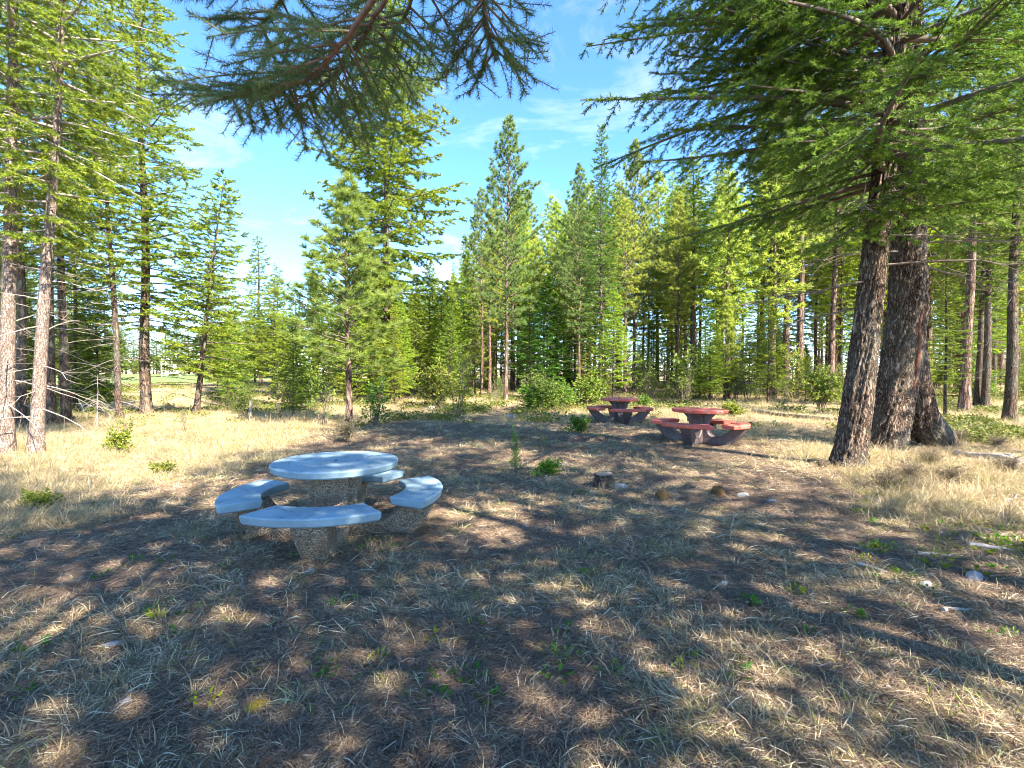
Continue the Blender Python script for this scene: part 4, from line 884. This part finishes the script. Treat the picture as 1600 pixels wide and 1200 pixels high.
# ------------------------------------------------------------------ shrubs, saplings, weeds
def shrub_geo(seed, h, spread, nst, nlf, ll, lw, lo=0.15, upright=0.8, tint=(0, 1)):
    rg = np.random.default_rng(seed); wo = Geo(); cr = Geo(); LP, LD = [], []
    for k in range(nst):
        a = rg.random() * 6.28; tilt = (1 - upright) * (0.4 + rg.random()); hh = h * (0.6 + 0.45 * rg.random()); s = np.linspace(0, 1, 8)
        d = np.array([math.cos(a) * tilt, math.sin(a) * tilt, 1.0]); b = np.array([math.cos(a), math.sin(a), 0]) * spread * 0.12 * rg.random()
        C = b + d * (s * hh)[:, None] + np.cumsum(rg.normal(size=(8, 3)) * 0.015 * hh, 0); C[:, 2] = np.maximum(C[:, 2], -0.02); C[0, 2] = -0.03
        tube(wo, C, (0.004 + 0.005 * h) * (1 - 0.8 * s), 5)
        for q in range(int(7 * hh / max(h, 0.3) + 3)):
            v = lo + (1 - lo) * rg.random(); i = int(v * 7); p = C[i] + (C[min(7, i + 1)] - C[i]) * (v * 7 - i)
            e = rg.normal(size=3); e[2] = abs(e[2]) * 0.6 + 0.1; e /= np.linalg.norm(e); ln = spread * (0.25 + 0.45 * rg.random()) * (1.15 - v * 0.7)
            E = p + e * ln; prisms(wo, p[None], E[None], np.array([0.002 + 0.0015 * h]), np.array([0.0012]))
            m = max(3, nlf // 10); uu = 0.25 + 0.8 * rg.random(m)
            for w in uu:
                LP.append(p + e * ln * w + rg.normal(size=3) * 0.02 * h); f = rg.normal(size=3) + e * 0.6; LD.append(f)
    leaves(cr, rg, np.array(LP), np.array(LD), ll, lw, *tint)
    return wo, cr
M['brush'] = leaf_mat('dry_brush_leaves', (0.14, 0.10, 0.06), (0.22, 0.17, 0.10), (0.32, 0.25, 0.15), 0.3)
SHRUB = {}
for nm, args in {'tall': (1, 2.6, 1.2, 9, 120, 0.085, 0.05), 'mid': (2, 1.4, 0.9, 10, 110, 0.07, 0.045), 'low': (3, 0.55, 0.6, 14, 100, 0.06, 0.042), 'wispy': (4, 1.9, 0.8, 6, 50, 0.06, 0.04), 'broad': (5, 0.9, 1.0, 16, 110, 0.075, 0.05), 'brush': (6, 0.5, 0.7, 26, 90, 0.03, 0.012)}.items():
    wo, cr = shrub_geo(*args); SHRUB[nm] = (wo.mesh(nm + '_stems', M['twig']), cr.mesh(nm + '_leaves', M['brush' if nm == 'brush' else 'leaf']), args[1])
def shrub(kind, px, py, h, label, color=(1, 1, 1), group=None, wide=1.0, XY=None, name='shrub'):
    X, Y = XY or G(px, py); sm_, lm_, h0 = SHRUB[kind]; s = h / h0
    o = thing(name, label, 'shrub', (X, Y, Z(X, Y)), (0, 0, (X * 7.3 + Y * 3.1) % 6.28), (s * wide, s * wide, s), group)
    put('stems', sm_, o); c = put('foliage', lm_, o); c.color = (*color, 1); return o
YL = (1.35, 1.2, 0.75); GL = (0.7, 1.0, 0.7)
shrub('mid', 806, 738, 0.80, 'thin sapling with a leaning leafy top, left of the low green bush', GL, wide=0.42, name='sapling')
shrub('wispy', 852, 742, 0.85, 'bare twiggy sprig rising from the low green bush in mid clearing', (0.6, 0.8, 0.6), wide=0.6, name='sapling')
shrub('low', 858, 744, 0.24, 'low fresh green bush spreading in mid clearing', (0.85, 1.35, 0.5), wide=1.7)
shrub('tall', 712, 655, 2.9, 'tall loose yellow green bush with many upright stems left of the trail', YL, wide=0.85)
shrub('broad', 830, 643, 1.0, 'round green bush at the right of the trail mouth', (0.75, 1.1, 0.6), wide=1.3)
shrub('broad', 880, 640, 0.9, 'spreading green bush under the dense young fir, right of the round one', (0.8, 1.1, 0.6), wide=1.4)
shrub('mid', 585, 668, 1.5, 'leafy dark green bush close right of the slim dark pine stem', GL, wide=1.1)
shrub('wispy', 505, 664, 2.0, 'upright twiggy bush close left of the slim dark pine stem', GL, wide=1.0)
shrub('wispy', 440, 664, 1.9, 'pale stemmed loose bush on the straw left of the young pine', YL, wide=0.9)
shrub('brush', 540, 690, 0.5, 'low grey brown weeds at the foot of the slim dark pine stem', (0.9, 1, 0.8), wide=1.2)
shrub('wispy', 190, 684, 0.75, 'yellow green low bush in the bright straw at left, left one of two', YL, wide=1.2)
shrub('wispy', 290, 682, 0.85, 'yellow green low bush at the foot of the curved young fir', YL, wide=1.1)
shrub('low', 185, 712, 0.45, 'small yellow green sprig bush in bright straw under the left stand', YL, wide=1.0)
shrub('low', 55, 800, 0.20, 'ground hugging yellow green plant in the straw at the left edge', YL, wide=1.8)
shrub('low', 250, 745, 0.25, 'yellow green leafy plant among straw stalks left of the pale blue table', YL, wide=1.4)
shrub('low', 905, 680, 0.45, 'grey green weed tuft left of the near red table', (0.8, 1.05, 0.7), wide=1.2)
shrub('broad', 1010, 640, 0.5, 'green undergrowth between the two red tables', (0.8, 1.1, 0.6), wide=1.6)
shrub('low', 1143, 652, 0.5, 'yellow green weed clump just right of the near red table top', YL, wide=1.6)
shrub('wispy', 1110, 618, 2.6, 'tall pale leaved bush behind the near red table', (1.2, 1.15, 0.9), wide=1.2)
shrub('tall', 1150, 612, 3.0, 'broad pale leaved bush in front of the lit right hand trunks', (1.2, 1.15, 0.9), wide=1.0)
dw = np.random.default_rng(77)
for k, (px, py) in enumerate([(1430, 690), (1455, 735), (1500, 690), (1560, 700), (1580, 745), (1425, 755), (1490, 760), (1390, 770)]):
    shrub('brush', px, py, 0.28, 'dry greyish brush growing round the big firs at right', (1, 1, 1), 'dry brush round the big firs', 1.5)
for k in range(80):               # undergrowth along the forest edge
    px = dw.uniform(340, 1640); Y = dw.uniform(21, 48); X = (px - 800) / 800 * Y
    if abs(X - (-0.9 + 0.12 * (Y - 17))) < 0.9: continue
    shrub(['mid', 'tall', 'broad', 'wispy'][k % 4], 0, 0, dw.uniform(0.6, 1.9), f"{['leafy', 'tall loose', 'round', 'wispy'][k % 4]} undergrowth bush {'near the clearing' if Y < 29 else 'deeper among the trunks'}, {where(px)}", (dw.uniform(0.85, 1.1), dw.uniform(0.95, 1.2), 0.75), 'undergrowth along the forest edge', 1.2, XY=(X, Y))
for k in range(10):
    px = dw.uniform(0, 180); Y = dw.uniform(19, 28); X = (px - 800) / 800 * Y
    shrub(['mid', 'broad', 'wispy'][k % 3], 0, 0, dw.uniform(0.5, 1.4), f"shaded {['leafy', 'round', 'wispy'][k % 3]} bush {where(px)}", (0.95, 1.05, 0.75), 'bushes under the left trees', 1.2, XY=(X, Y))
for k in range(34):
    px = -60 + 480 * (k + dw.random()) / 34; Y = dw.uniform(112.5, 116)
    shrub(['tall', 'broad', 'mid'][k % 3], 0, 0, dw.uniform(2.0, 4.0), 'one of the far bushes edging the other side of the green playing field', (dw.uniform(0.7, 1.0), dw.uniform(0.8, 1.0), 0.7), 'bushes across the playing field', 1.5, XY=((px - 800) / 800 * Y, Y))
for k in range(22):
    px = 985 + 350 * (k + dw.random()) / 22; Y = dw.uniform(25, 36)
    shrub(['tall', 'mid', 'wispy'][k % 3], 0, 0, dw.uniform(1.4, 3.2), f"pale leaved {['full', 'leafy', 'twiggy'][k % 3]} bush {'just past the red tables' if Y < 30 else 'among the trunks'}, {where(px)}", (dw.uniform(1.1, 1.35), dw.uniform(1.1, 1.25), 0.95), 'pale bushes past the red tables', 1.1, XY=((px - 800) / 800 * Y, Y))
# dead twiggy sapling on the left
X, Y = G(150, 668); g = Geo(); rg = np.random.default_rng(8); s = np.linspace(0, 1, 10)
tube(g, np.stack([0.05 * s, 0 * s, 1.6 * s - 0.03], -1), 0.025 * (1 - 0.8 * s), 6)
for k in range(34):
    z = 0.25 + 1.2 * rg.random(); a = rg.random() * 6.28; l = (0.8 - 0.4 * z) * (0.5 + rg.random()); q = np.linspace(0, l, 6)
    C = np.array([0.03 * z, 0, z]) + np.stack([np.cos(a) * q, np.sin(a) * q, -0.9 * q ** 1.4], -1); C[:, 2] = np.maximum(C[:, 2], 0.02)
    tube(g, C, 0.007 * (1 - 0.7 * q / l), 4)
tag(put('dead_sapling', g.mesh('dead_sapling', M['twig_pale']), None, (X, Y, Z(X, Y))), 'small dead grey sapling of drooping bare twigs among the left trunks', 'tree')
# low dead spur on the curved young fir's neighbour
X, Y = G(390, 652); g = Geo(); tube(g, [(0, 0, -0.05), (0.02, 0, 0.3), (0.01, 0, 0.62)], [0.07, 0.05, 0.03], 9, cap=True)
tag(put('broken_stem', g.mesh('broken_stem', M['grey_wood']), None, (X, Y, Z(X, Y))), 'short grey broken stem standing in straw right of the curved young fir', 'stump')

# small weeds on the clearing floor
def weed_mesh(seed, n, ln, wd, h):
    rg = np.random.default_rng(seed); g = Geo(); a = rg.random(n) * 6.28; e = 0.2 + 0.9 * rg.random(n)
    P = np.stack([np.cos(a), np.sin(a), 0 * a], -1) * 0.015 + np.array([0, 0, 0.01]); D = np.stack([np.cos(a) * np.cos(e), np.sin(a) * np.cos(e), np.sin(e)], -1)
    st = P + D * (h * (0.3 + 0.7 * rg.random(n)))[:, None]; prisms(g, P, st, np.full(n, 0.002), np.full(n, 0.0014), 0.4)
    leaves(g, rg, st, D + np.array([0, 0, -0.3]), ln, wd, 0, 1, 0.12)
    return g.mesh('weed', M['leaf'])
WEED = [weed_mesh(1, 12, 0.075, 0.04, 0.05), weed_mesh(2, 8, 0.09, 0.05, 0.03), weed_mesh(3, 16, 0.06, 0.022, 0.07), weed_mesh(4, 10, 0.05, 0.035, 0.09)]
WD = [(248, 955, 0), (232, 972, 2), (288, 967, 1), (268, 1001, 0), (40, 1025, 1), (486, 1052, 2), (465, 918, 0), (155, 907, 0), (255, 886, 1), (563, 868, 3), (205, 888, 3), (690, 1063, 1), (738, 1068, 0), (678, 1105, 0), (767, 1112, 1),
      (880, 993, 1), (955, 1062, 2), (903, 1043, 3), (878, 1040, 3), (866, 1073, 3), (1170, 948, 0), (1340, 965, 0), (1340, 966, 2), (1272, 1004, 0), (1158, 1070, 1), (1240, 928, 3), (1345, 878, 3), (1395, 890, 0), (1380, 912, 0), (1456, 930, 3), (1420, 955, 2),
      (1545, 1000, 2), (1595, 1010, 2), (565, 1080, 2), (505, 1060, 0), (500, 1078, 3), (30, 1095, 3), (925, 905, 3), (965, 910, 3), (1050, 1068, 3), (915, 775, 0), (982, 762, 2), (1090, 755, 3), (1570, 893, 0), (1598, 880, 2), (1500, 1130, 3), (740, 990, 3), (545, 950, 0), (530, 955, 3)]
WY = [(240, 977), (680, 1008), (1077, 1040), (1076, 1058), (310, 1113), (1250, 930), (1445, 828), (1460, 833), (1350, 790), (1345, 800), (590, 1040), (1505, 800), (1415, 760), (1480, 850)]
for px, py, k in WD:
    X, Y = G(px, py); s = random.Random(px * py).uniform(0.5, 0.85)
    o = put('weed', WEED[k], None, (X, Y, Z(X, Y) + 0.005), (0, 0, px * 0.7), (s, s, s)); o.color = (0.6, 0.95, 0.5, 1); tag(o, f"small {['many leaved', 'broad leaved', 'narrow leaved', 'upright'][k]} green weed {'left of' if px < 340 else 'in front of' if px < 640 else 'on shaded ground right of'} the pale blue table" if px < 1000 else f"small {['many leaved', 'broad leaved', 'narrow leaved', 'upright'][k]} green weed {'above' if py < 900 else 'level with' if py < 975 else 'below'} the white stones at right", 'weed', 'small green weeds')
for px, py in WY:
    X, Y = G(px, py); o = put('weed', WEED[(px + py) % 4], None, (X, Y, Z(X, Y) + 0.005), (0, 0, px * 0.7), (0.65, 0.65, 0.8)); o.color = (2.4, 1.7, 0.4, 1)
    tag(o, 'small yellowed weed with withering leaves on the clearing floor', 'weed', 'small yellow weeds')
rgw = np.random.default_rng(12)
for k in range(60):               # yellow-green sprigs in the sunny strip at right
    px, py = rgw.uniform(1360, 1610), rgw.uniform(758, 905); X, Y = G(px, py); s = rgw.uniform(0.5, 1.0)
    o = put('weed', WEED[k % 4], None, (X, Y, Z(X, Y) + 0.005), (0, 0, px), (s, s, s)); o.color = (rgw.uniform(0.8, 1.7), rgw.uniform(1.1, 1.4), 0.5, 1)
    tag(o, 'low sprig of the green ground plants below the big firs', 'weed', 'ground plants below the big firs')

# ------------------------------------------------------------------ football goal on the field
M['white'] = simple('white_paint', (0.80, 0.80, 0.80), 0.4, 0.5)
M['net'] = simple('white_net', (0.75, 0.75, 0.75), 0.8, 0.2)
gx0, gy0 = -47.9, 70.0; gx1, gy1 = -51.6, 76.3; gzv = Z(gx0, gy0) + 0.03
goal = thing('football_goal', 'white football goal with a slack net on the green field at left', 'goal', (gx0, gy0, gzv))
a = np.array([0, 0, 0.0]); b = np.array([gx1 - gx0, gy1 - gy0, 0.0]); up = np.array([0, 0, 2.44]); n_ = np.array([gy1 - gy0, -(gx1 - gx0), 0]); n_ = n_ / np.linalg.norm(n_)
if n_[0] < 0: n_ = -n_
for nm, p, q in (('post', a, a + up), ('post', b, b + up), ('crossbar', a + up, b + up)):
    g = Geo(); tube(g, [p, q], 0.075, 10, cap=True); put(nm, g.mesh(nm, M['white']), goal)
for s_ in (a, b):
    g = Geo(); tube(g, [s_ + up, s_ + up + n_ * 0.8, s_ + n_ * 2.1], 0.04, 6); put('net_stay', g.mesh('net_stay', M['white']), goal)
g = Geo()
T0 = up + n_ * 0.8; T1 = n_ * 2.1
for k in range(25): s_ = a + (b - a) * k / 24; tube(g, [s_ + up, s_ + T0, s_ + T1], 0.014, 3)
for k in range(13):
    f = k / 12; q = T0 + (T1 - T0) * f; tube(g, [a + q, b + q], 0.014, 3)
    for s_ in (a, b): z_ = 2.44 * (1 - f); tube(g, [s_ + np.array([0, 0, z_]), s_ + T0 + (T1 - T0) * f], 0.014, 3)
net = put('net', g.mesh('net', M['net']), goal)

# ------------------------------------------------------------------ cars glimpsed through the trees
M['glass'] = simple('car_glass', (0.02, 0.03, 0.04), 0.1, 0.6); M['tyre'] = simple('tyre_rubber', (0.02, 0.02, 0.02), 0.9); M['rim'] = simple('wheel_rim', (0.5, 0.5, 0.5), 0.3, 0.5, 0.8); M['lamp'] = simple('lamp_glass', (0.7, 0.7, 0.7), 0.2, 0.6)
def car(px, Y, rz, c, label):
    X = (px - 800) / 800 * Y; T = thing('parked_car', label, 'car', (X, Y, Z(X, Y)), (0, 0, rz), group='cars parked beyond the forest')
    pm = simple('car_paint', c, 0.25, 0.6)
    def side(prof, half, name, mat, parent=T):
        g = Geo(); extrude_profile(g, [(x, z) for x, z in prof], half, 0.05); return put(name, g.mesh(name, mat), parent)
    side([(-2.15, 0.35), (-2.2, 0.75), (-2.05, 0.95), (-1.2, 1.0), (0.9, 1.0), (2.0, 0.85), (2.2, 0.65), (2.15, 0.3), (1.0, 0.25), (-1.0, 0.25)], 0.86, 'body', pm)
    side([(-1.9, 0.96), (-1.35, 1.42), (-0.2, 1.47), (0.5, 1.38), (1.15, 0.98)], 0.76, 'window', M['glass'])
    side([(-1.38, 1.40), (-1.2, 1.46), (-0.2, 1.51), (0.45, 1.43), (0.6, 1.36)], 0.72, 'roof', pm)
    for x in (-1.35, 1.35):
        for y in (-0.80, 0.80):
            g = Geo(); tube(g, [(0, -0.1, 0), (0, 0.1, 0)], 0.32, 20, cap=True); w = put('wheel', g.mesh('wheel', M['tyre']), T, (x, y, 0.32))
            g = Geo(); tube(g, [(0, -0.11, 0), (0, 0.11, 0)], 0.19, 14, cap=True); put('rim', g.mesh('rim', M['rim']), w)
    for y in (-0.62, 0.62):
        g = Geo(); box(g, 2.08, 2.2, y - 0.16, y + 0.16, 0.62, 0.76); put('headlight', g.mesh('headlight', M['lamp']), T)
car(1281, 88, R(15), (0.22, 0.42, 0.72), 'pale blue car parked far off behind the scaly right hand trunks')
car(1494, 84, R(100), (0.04, 0.12, 0.42), 'dark blue car glimpsed far off between the forked fir and the mossy footed pine')

# ------------------------------------------------------------------ grass and litter (nobody could count it)
m, t, o = material('dry_blades'); M['blade'] = m
at_ = node(t, 'ShaderNodeAttribute', attribute_name='tint'); oi = t.nodes.new('ShaderNodeObjectInfo')
c = ramp(t, at_.outputs['Fac'], [(0.0, (0.22, 0.15, 0.08)), (0.35, (0.44, 0.335, 0.185)), (0.75, (0.67, 0.56, 0.36)), (1.0, (0.78, 0.68, 0.47))]).outputs['Color']
v = ramp(t, oi.outputs['Random'], [(0.0, (0.62, 0.58, 0.55)), (0.5, (1, 1, 1)), (0.86, (1.1, 1.05, 0.95)), (0.93, (0.62, 0.80, 0.36)), (1.0, (0.55, 0.75, 0.3))]).outputs['Color']
c = mixc(t, 1.0, c, v, 'MULTIPLY')
p = node(t, 'ShaderNodeBsdfPrincipled', Roughness=0.6); p.inputs['Specular IOR Level'].default_value = 0.25; tr = t.nodes.new('ShaderNodeBsdfTranslucent'); ms = t.nodes.new('ShaderNodeMixShader'); ms.inputs[0].default_value = 0.25
t.links.new(c, p.inputs['Base Color']); t.links.new(c, tr.inputs['Color']); t.links.new(p.outputs[0], ms.inputs[1]); t.links.new(tr.outputs[0], ms.inputs[2]); t.links.new(ms.outputs[0], o.inputs[0])
m, t, o = material('golden_straw'); M['straw'] = m
at_ = node(t, 'ShaderNodeAttribute', attribute_name='tint'); oi = t.nodes.new('ShaderNodeObjectInfo')
c = ramp(t, at_.outputs['Fac'], [(0.0, (0.27, 0.19, 0.09)), (0.4, (0.46, 0.36, 0.20)), (1.0, (0.64, 0.54, 0.35))]).outputs['Color']
v = ramp(t, oi.outputs['Random'], [(0.0, (0.75, 0.68, 0.6)), (0.5, (1, 1, 1)), (0.84, (1.08, 1.04, 1)), (0.92, (0.55, 0.72, 0.3)), (1.0, (0.45, 0.62, 0.25))]).outputs['Color']
c = mixc(t, 1.0, c, v, 'MULTIPLY')
p = node(t, 'ShaderNodeBsdfPrincipled', Roughness=0.6); tr = t.nodes.new('ShaderNodeBsdfTranslucent'); ms = t.nodes.new('ShaderNodeMixShader'); ms.inputs[0].default_value = 0.3
t.links.new(c, p.inputs['Base Color']); t.links.new(c, tr.inputs['Color']); t.links.new(p.outputs[0], ms.inputs[1]); t.links.new(tr.outputs[0], ms.inputs[2]); t.links.new(ms.outputs[0], o.inputs[0])
m, t, o = material('fallen_needles'); M['litter'] = m
at_ = node(t, 'ShaderNodeAttribute', attribute_name='tint')
c = ramp(t, at_.outputs['Fac'], [(0.0, (0.06, 0.040, 0.029)), (0.5, (0.20, 0.125, 0.080)), (0.85, (0.36, 0.26, 0.175)), (1.0, (0.42, 0.35, 0.27))]).outputs['Color']
p = node(t, 'ShaderNodeBsdfPrincipled', Roughness=0.7); t.links.new(c, p.inputs['Base Color']); t.links.new(p.outputs[0], o.inputs[0])

def tuft(seed, n, rad, hmin, hmax, w, lie, mat, segs=3, ln=None):
    rg = np.random.default_rng(seed); g = Geo(); a = rg.random(n) * 6.28; r = rad * np.sqrt(rg.random(n)) * 0.6
    b = np.stack([np.cos(a) * r, np.sin(a) * r, np.full(n, -0.008)], -1); a2 = a + rg.normal(size=n) * 0.9
    Ln = hmin + (hmax - hmin) * rg.random(n); el = np.clip(lie + rg.normal(size=n) * 0.35, 0.02, 1.5); curve = rg.normal(size=n) * 0.8
    pts = [b]; cur = b; sag = 0.5 + 0.6 * rg.random(n)
    for k in range(segs):
        e = el - sag * (k / segs) * 1.2; az = a2 + curve * k / segs
        d = np.stack([np.cos(az) * np.cos(e), np.sin(az) * np.cos(e), np.sin(e)], -1); cur = cur + d * (Ln / segs)[:, None]
        cur[:, 2] = np.maximum(cur[:, 2], 0.003 + 0.012 * rg.random(n)); pts.append(cur)
    sd = np.stack([-np.sin(a2), np.cos(a2), 0.4 * rg.normal(size=n)], -1); sd = norm(sd) * (w / 2 * (0.6 + 0.8 * rg.random(n)))[:, None]
    V = []
    for k, pnt in enumerate(pts):
        f = 1 - (k / segs) ** 1.5 * 0.85; V += [pnt - sd * f, pnt + sd * f]
    V = np.stack(V, 1); m = 2 * (segs + 1); base = (np.arange(n) * m)[:, None, None]
    q = np.array([[2 * k, 2 * k + 1, 2 * k + 3, 2 * k + 2] for k in range(segs)])[None]
    g.add(V.reshape(-1, 3), (base + q).reshape(-1, 4), np.repeat(rg.random(n), m), False)
    return g.mesh('tuft', M[mat])
def litter(seed, n, rad, l0, l1, w):
    rg = np.random.default_rng(seed); g = Geo(); a = rg.random(n) * 6.28; r = rad * np.sqrt(rg.random(n)); c = np.stack([np.cos(a) * r, np.sin(a) * r, 0.004 + 0.014 * rg.random(n)], -1)
    d = rg.normal(size=(n, 3)); d[:, 2] *= 0.15; d = norm(d); l = (l0 + (l1 - l0) * rg.random(n))[:, None]
    prisms(g, c - d * l / 2, c + d * l / 2, np.full(n, w / 2), np.full(n, w / 3), 0.5)
    g.t[-1] = np.repeat(rg.random(n).astype(np.float32), 6)
    return g.mesh('litter', M['litter'])
def scatter_stuff(name, meshes, X, Y, scale, var, label, seed, lift=0.0):
    rg = np.random.default_rng(seed); n = len(X)
    me = bpy.data.meshes.new(name); me.vertices.add(n); me.vertices.foreach_set('co', np.stack([X, Y, gz(X, Y) + lift], -1).astype(np.float32).ravel())
    at = me.attributes.new('rot', 'FLOAT_VECTOR', 'POINT'); rr = np.zeros((n, 3), np.float32); rr[:, 2] = rg.random(n) * 6.28; rr[:, :2] = rg.normal(size=(n, 2)) * 0.06; at.data.foreach_set('vector', rr.ravel())
    at = me.attributes.new('scl', 'FLOAT', 'POINT'); at.data.foreach_set('value', np.asarray(scale, np.float32))
    at = me.attributes.new('var', 'INT', 'POINT'); at.data.foreach_set('value', np.asarray(var, np.int32))
    ob = put(name, me); ob['kind'] = 'stuff'; ob['label'] = label
    ng = bpy.data.node_groups.new(name, 'GeometryNodeTree')
    ng.interface.new_socket('Geometry', in_out='INPUT', socket_type='NodeSocketGeometry'); ng.interface.new_socket('Geometry', in_out='OUTPUT', socket_type='NodeSocketGeometry')
    N = ng.nodes.new; K = ng.links.new; gi = N('NodeGroupInput'); go = N('NodeGroupOutput'); jn = N('GeometryNodeJoinGeometry')
    def attr(nm, ty):
        a_ = N('GeometryNodeInputNamedAttribute'); a_.data_type = ty; a_.inputs['Name'].default_value = nm; return a_.outputs['Attribute']
    ro = N('FunctionNodeEulerToRotation'); K(attr('rot', 'FLOAT_VECTOR'), ro.inputs[0]); sc_ = attr('scl', 'FLOAT'); va = attr('var', 'INT')
    for k, tm in enumerate(meshes):
        src = bpy.data.objects.new(name + '_piece', tm)
        oi_ = N('GeometryNodeObjectInfo'); oi_.inputs['Object'].default_value = src
        cp = N('FunctionNodeCompare'); cp.data_type = 'INT'; cp.operation = 'EQUAL'; K(va, cp.inputs[2]); cp.inputs[3].default_value = k
        ip = N('GeometryNodeInstanceOnPoints'); K(gi.outputs[0], ip.inputs['Points']); K(cp.outputs[0], ip.inputs['Selection']); K(oi_.outputs['Geometry'], ip.inputs['Instance'])
        K(ro.outputs[0], ip.inputs['Rotation']); K(sc_, ip.inputs['Scale']); K(ip.outputs[0], jn.inputs[0])
    K(jn.outputs[0], go.inputs[0])
    md = ob.modifiers.new('scatter', 'NODES'); md.node_group = ng
    for mt in {m_.materials[0] for m_ in meshes}: me.materials.append(mt)
    return ob
def wedge(n, y0, y1, seed, pad=1.12, power=1.0):
    """points in the visible wedge of ground, density falling off with distance"""
    rg = np.random.default_rng(seed); Y = y0 * (y1 / y0) ** (rg.random(n) ** power); X = (rg.random(n) * 2 - 1) * (Y * pad + 0.4); return X, Y
TABLES = [(TX, TY)]
# matted dry grass of the clearing
X, Y = wedge(64000, 1.5, 20, 1); rg = np.random.default_rng(2)
dens = np.clip((fbm(X * 1.3, Y * 1.3, 4) - 0.41) * 4.2, 0.16, 0.9) * (1 - 0.75 * straw_mask(X, Y)) * (1 - 0.8 * path_mask(X, Y))
dens *= 1 - 0.8 * np.exp(-(((X - 3.0) / 1.3) ** 2 + ((Y - 6.6) / 0.7) ** 2)) - 0.0
k = rg.random(len(X)) < dens; X, Y = X[k], Y[k]
mats_ = [tuft(s, 26, 0.10, 0.04, 0.12, 0.0046, 0.18, 'blade') for s in range(4)] + [tuft(9, 36, 0.06, 0.05, 0.13, 0.0044, 0.7, 'blade'), tuft(10, 18, 0.14, 0.08, 0.18, 0.0046, 0.12, 'blade')]
scatter_stuff('matted_grass', mats_, X, Y, 0.7 + 0.5 * rg.random(len(X)) + 0.05 * Y, rg.integers(0, 6, len(X)), 'matted dry pale grass on the clearing floor', 3)
# needle litter
X, Y = wedge(34000, 1.5, 16, 4); rg = np.random.default_rng(5)
k = rg.random(len(X)) < (1 - 0.8 * straw_mask(X, Y)); X, Y = X[k], Y[k]
scatter_stuff('needle_litter', [litter(s, 75, 0.16, 0.025, 0.07, 0.0017) for s in range(3)] + [litter(7, 12, 0.2, 0.04, 0.14, 0.0060)], X, Y, 0.8 + 0.5 * rg.random(len(X)) + 0.03 * Y, rg.choice(4, len(X), p=[.30, .30, .30, .10]), 'fallen brown needles and twig bits on the soil', 6)
# standing straw
X, Y = wedge(90000, 4.0, 62, 7, 1.15); rg = np.random.default_rng(8)
k = rg.random(len(X)) < straw_mask(X, Y) * (1 - path_mask(X, Y)) * np.clip((fbm(X * 0.45 + 9, Y * 0.45, 3) - 0.25) * 3, 0.25, 1)
k &= ~((X > FIELD[0]) & (X < FIELD[1]) & (Y > FIELD[2]) & (Y < FIELD[3])); X, Y = X[k], Y[k]
straws = [tuft(20 + s, 34, 0.16, 0.10, 0.30, 0.005, 0.75, 'straw') for s in range(3)] + [tuft(30, 30, 0.2, 0.12, 0.34, 0.005, 0.35, 'straw'), tuft(31, 12, 0.10, 0.25, 0.55, 0.005, 1.25, 'straw')]
scatter_stuff('straw_grass', straws, X, Y, 0.55 + 0.35 * rg.random(len(X)) + 0.016 * Y, rg.choice(5, len(X), p=[.23, .23, .23, .26, .05]), 'tall golden dry grass round the clearing', 9)
# low green plants between the straw
def low_plants(seed):
    rg = np.random.default_rng(seed); g = Geo(); n = 40; a = rg.random(n) * 6.28; r = 0.22 * np.sqrt(rg.random(n)); P = np.stack([np.cos(a) * r, np.sin(a) * r, 0.02 + 0.10 * rg.random(n)], -1)
    D = rg.normal(size=(n, 3)); D[:, 2] = np.abs(D[:, 2]) * 0.4; leaves(g, rg, P, D, 0.06, 0.04); return g.mesh('low_plants', M['leaf_plain'])
M['leaf_plain'] = leaf_mat('low_plant_leaves', (0.07, 0.11, 0.02), (0.15, 0.17, 0.03), (0.30, 0.25, 0.04), 0.35, False)
X, Y = wedge(15000, 9, 45, 10, 1.15); rg = np.random.default_rng(11)
k = (rg.random(len(X)) < np.clip((fbm(X * 0.3 + 3, Y * 0.3 + 8, 3) - 0.48) * 5, 0.02, 0.8) * straw_mask(X, Y)) & (Y > 12) & (path_mask(X, Y) < 0.3) & ~((X < -3.5) & (Y < 15))
X, Y = X[k], Y[k]
scatter_stuff('ground_cover', [low_plants(s) for s in range(3)], X, Y, 0.8 + 0.6 * rg.random(len(X)) + 0.02 * Y, rg.integers(0, 3, len(X)), 'low yellow green leafy ground cover at the forest edge', 12)
# things that still share a label and can be told apart by their order in view
_by = {}
for ob in bpy.data.objects:
    if ob.parent is None and ob.get('category') and ob.get('label'): _by.setdefault(ob['label'], []).append(ob)
for lab, obs in _by.items():
    if 2 <= len(obs) <= 8:
        obs.sort(key=lambda q: q.location.x / max(q.location.y, 0.5))
        names = ['left one', 'right one'] if len(obs) == 2 else ['leftmost', 'second from left', 'third from left', 'fourth from left', 'fifth from left', 'sixth from left', 'seventh from left', 'eighth from left'][:len(obs) - 1] + ['rightmost']
        for q, nm in zip(obs, names):
            if q.location.y > 0.5 and len((lab + ', ' + nm).split()) <= 16: q['label'] = lab + ', ' + nm
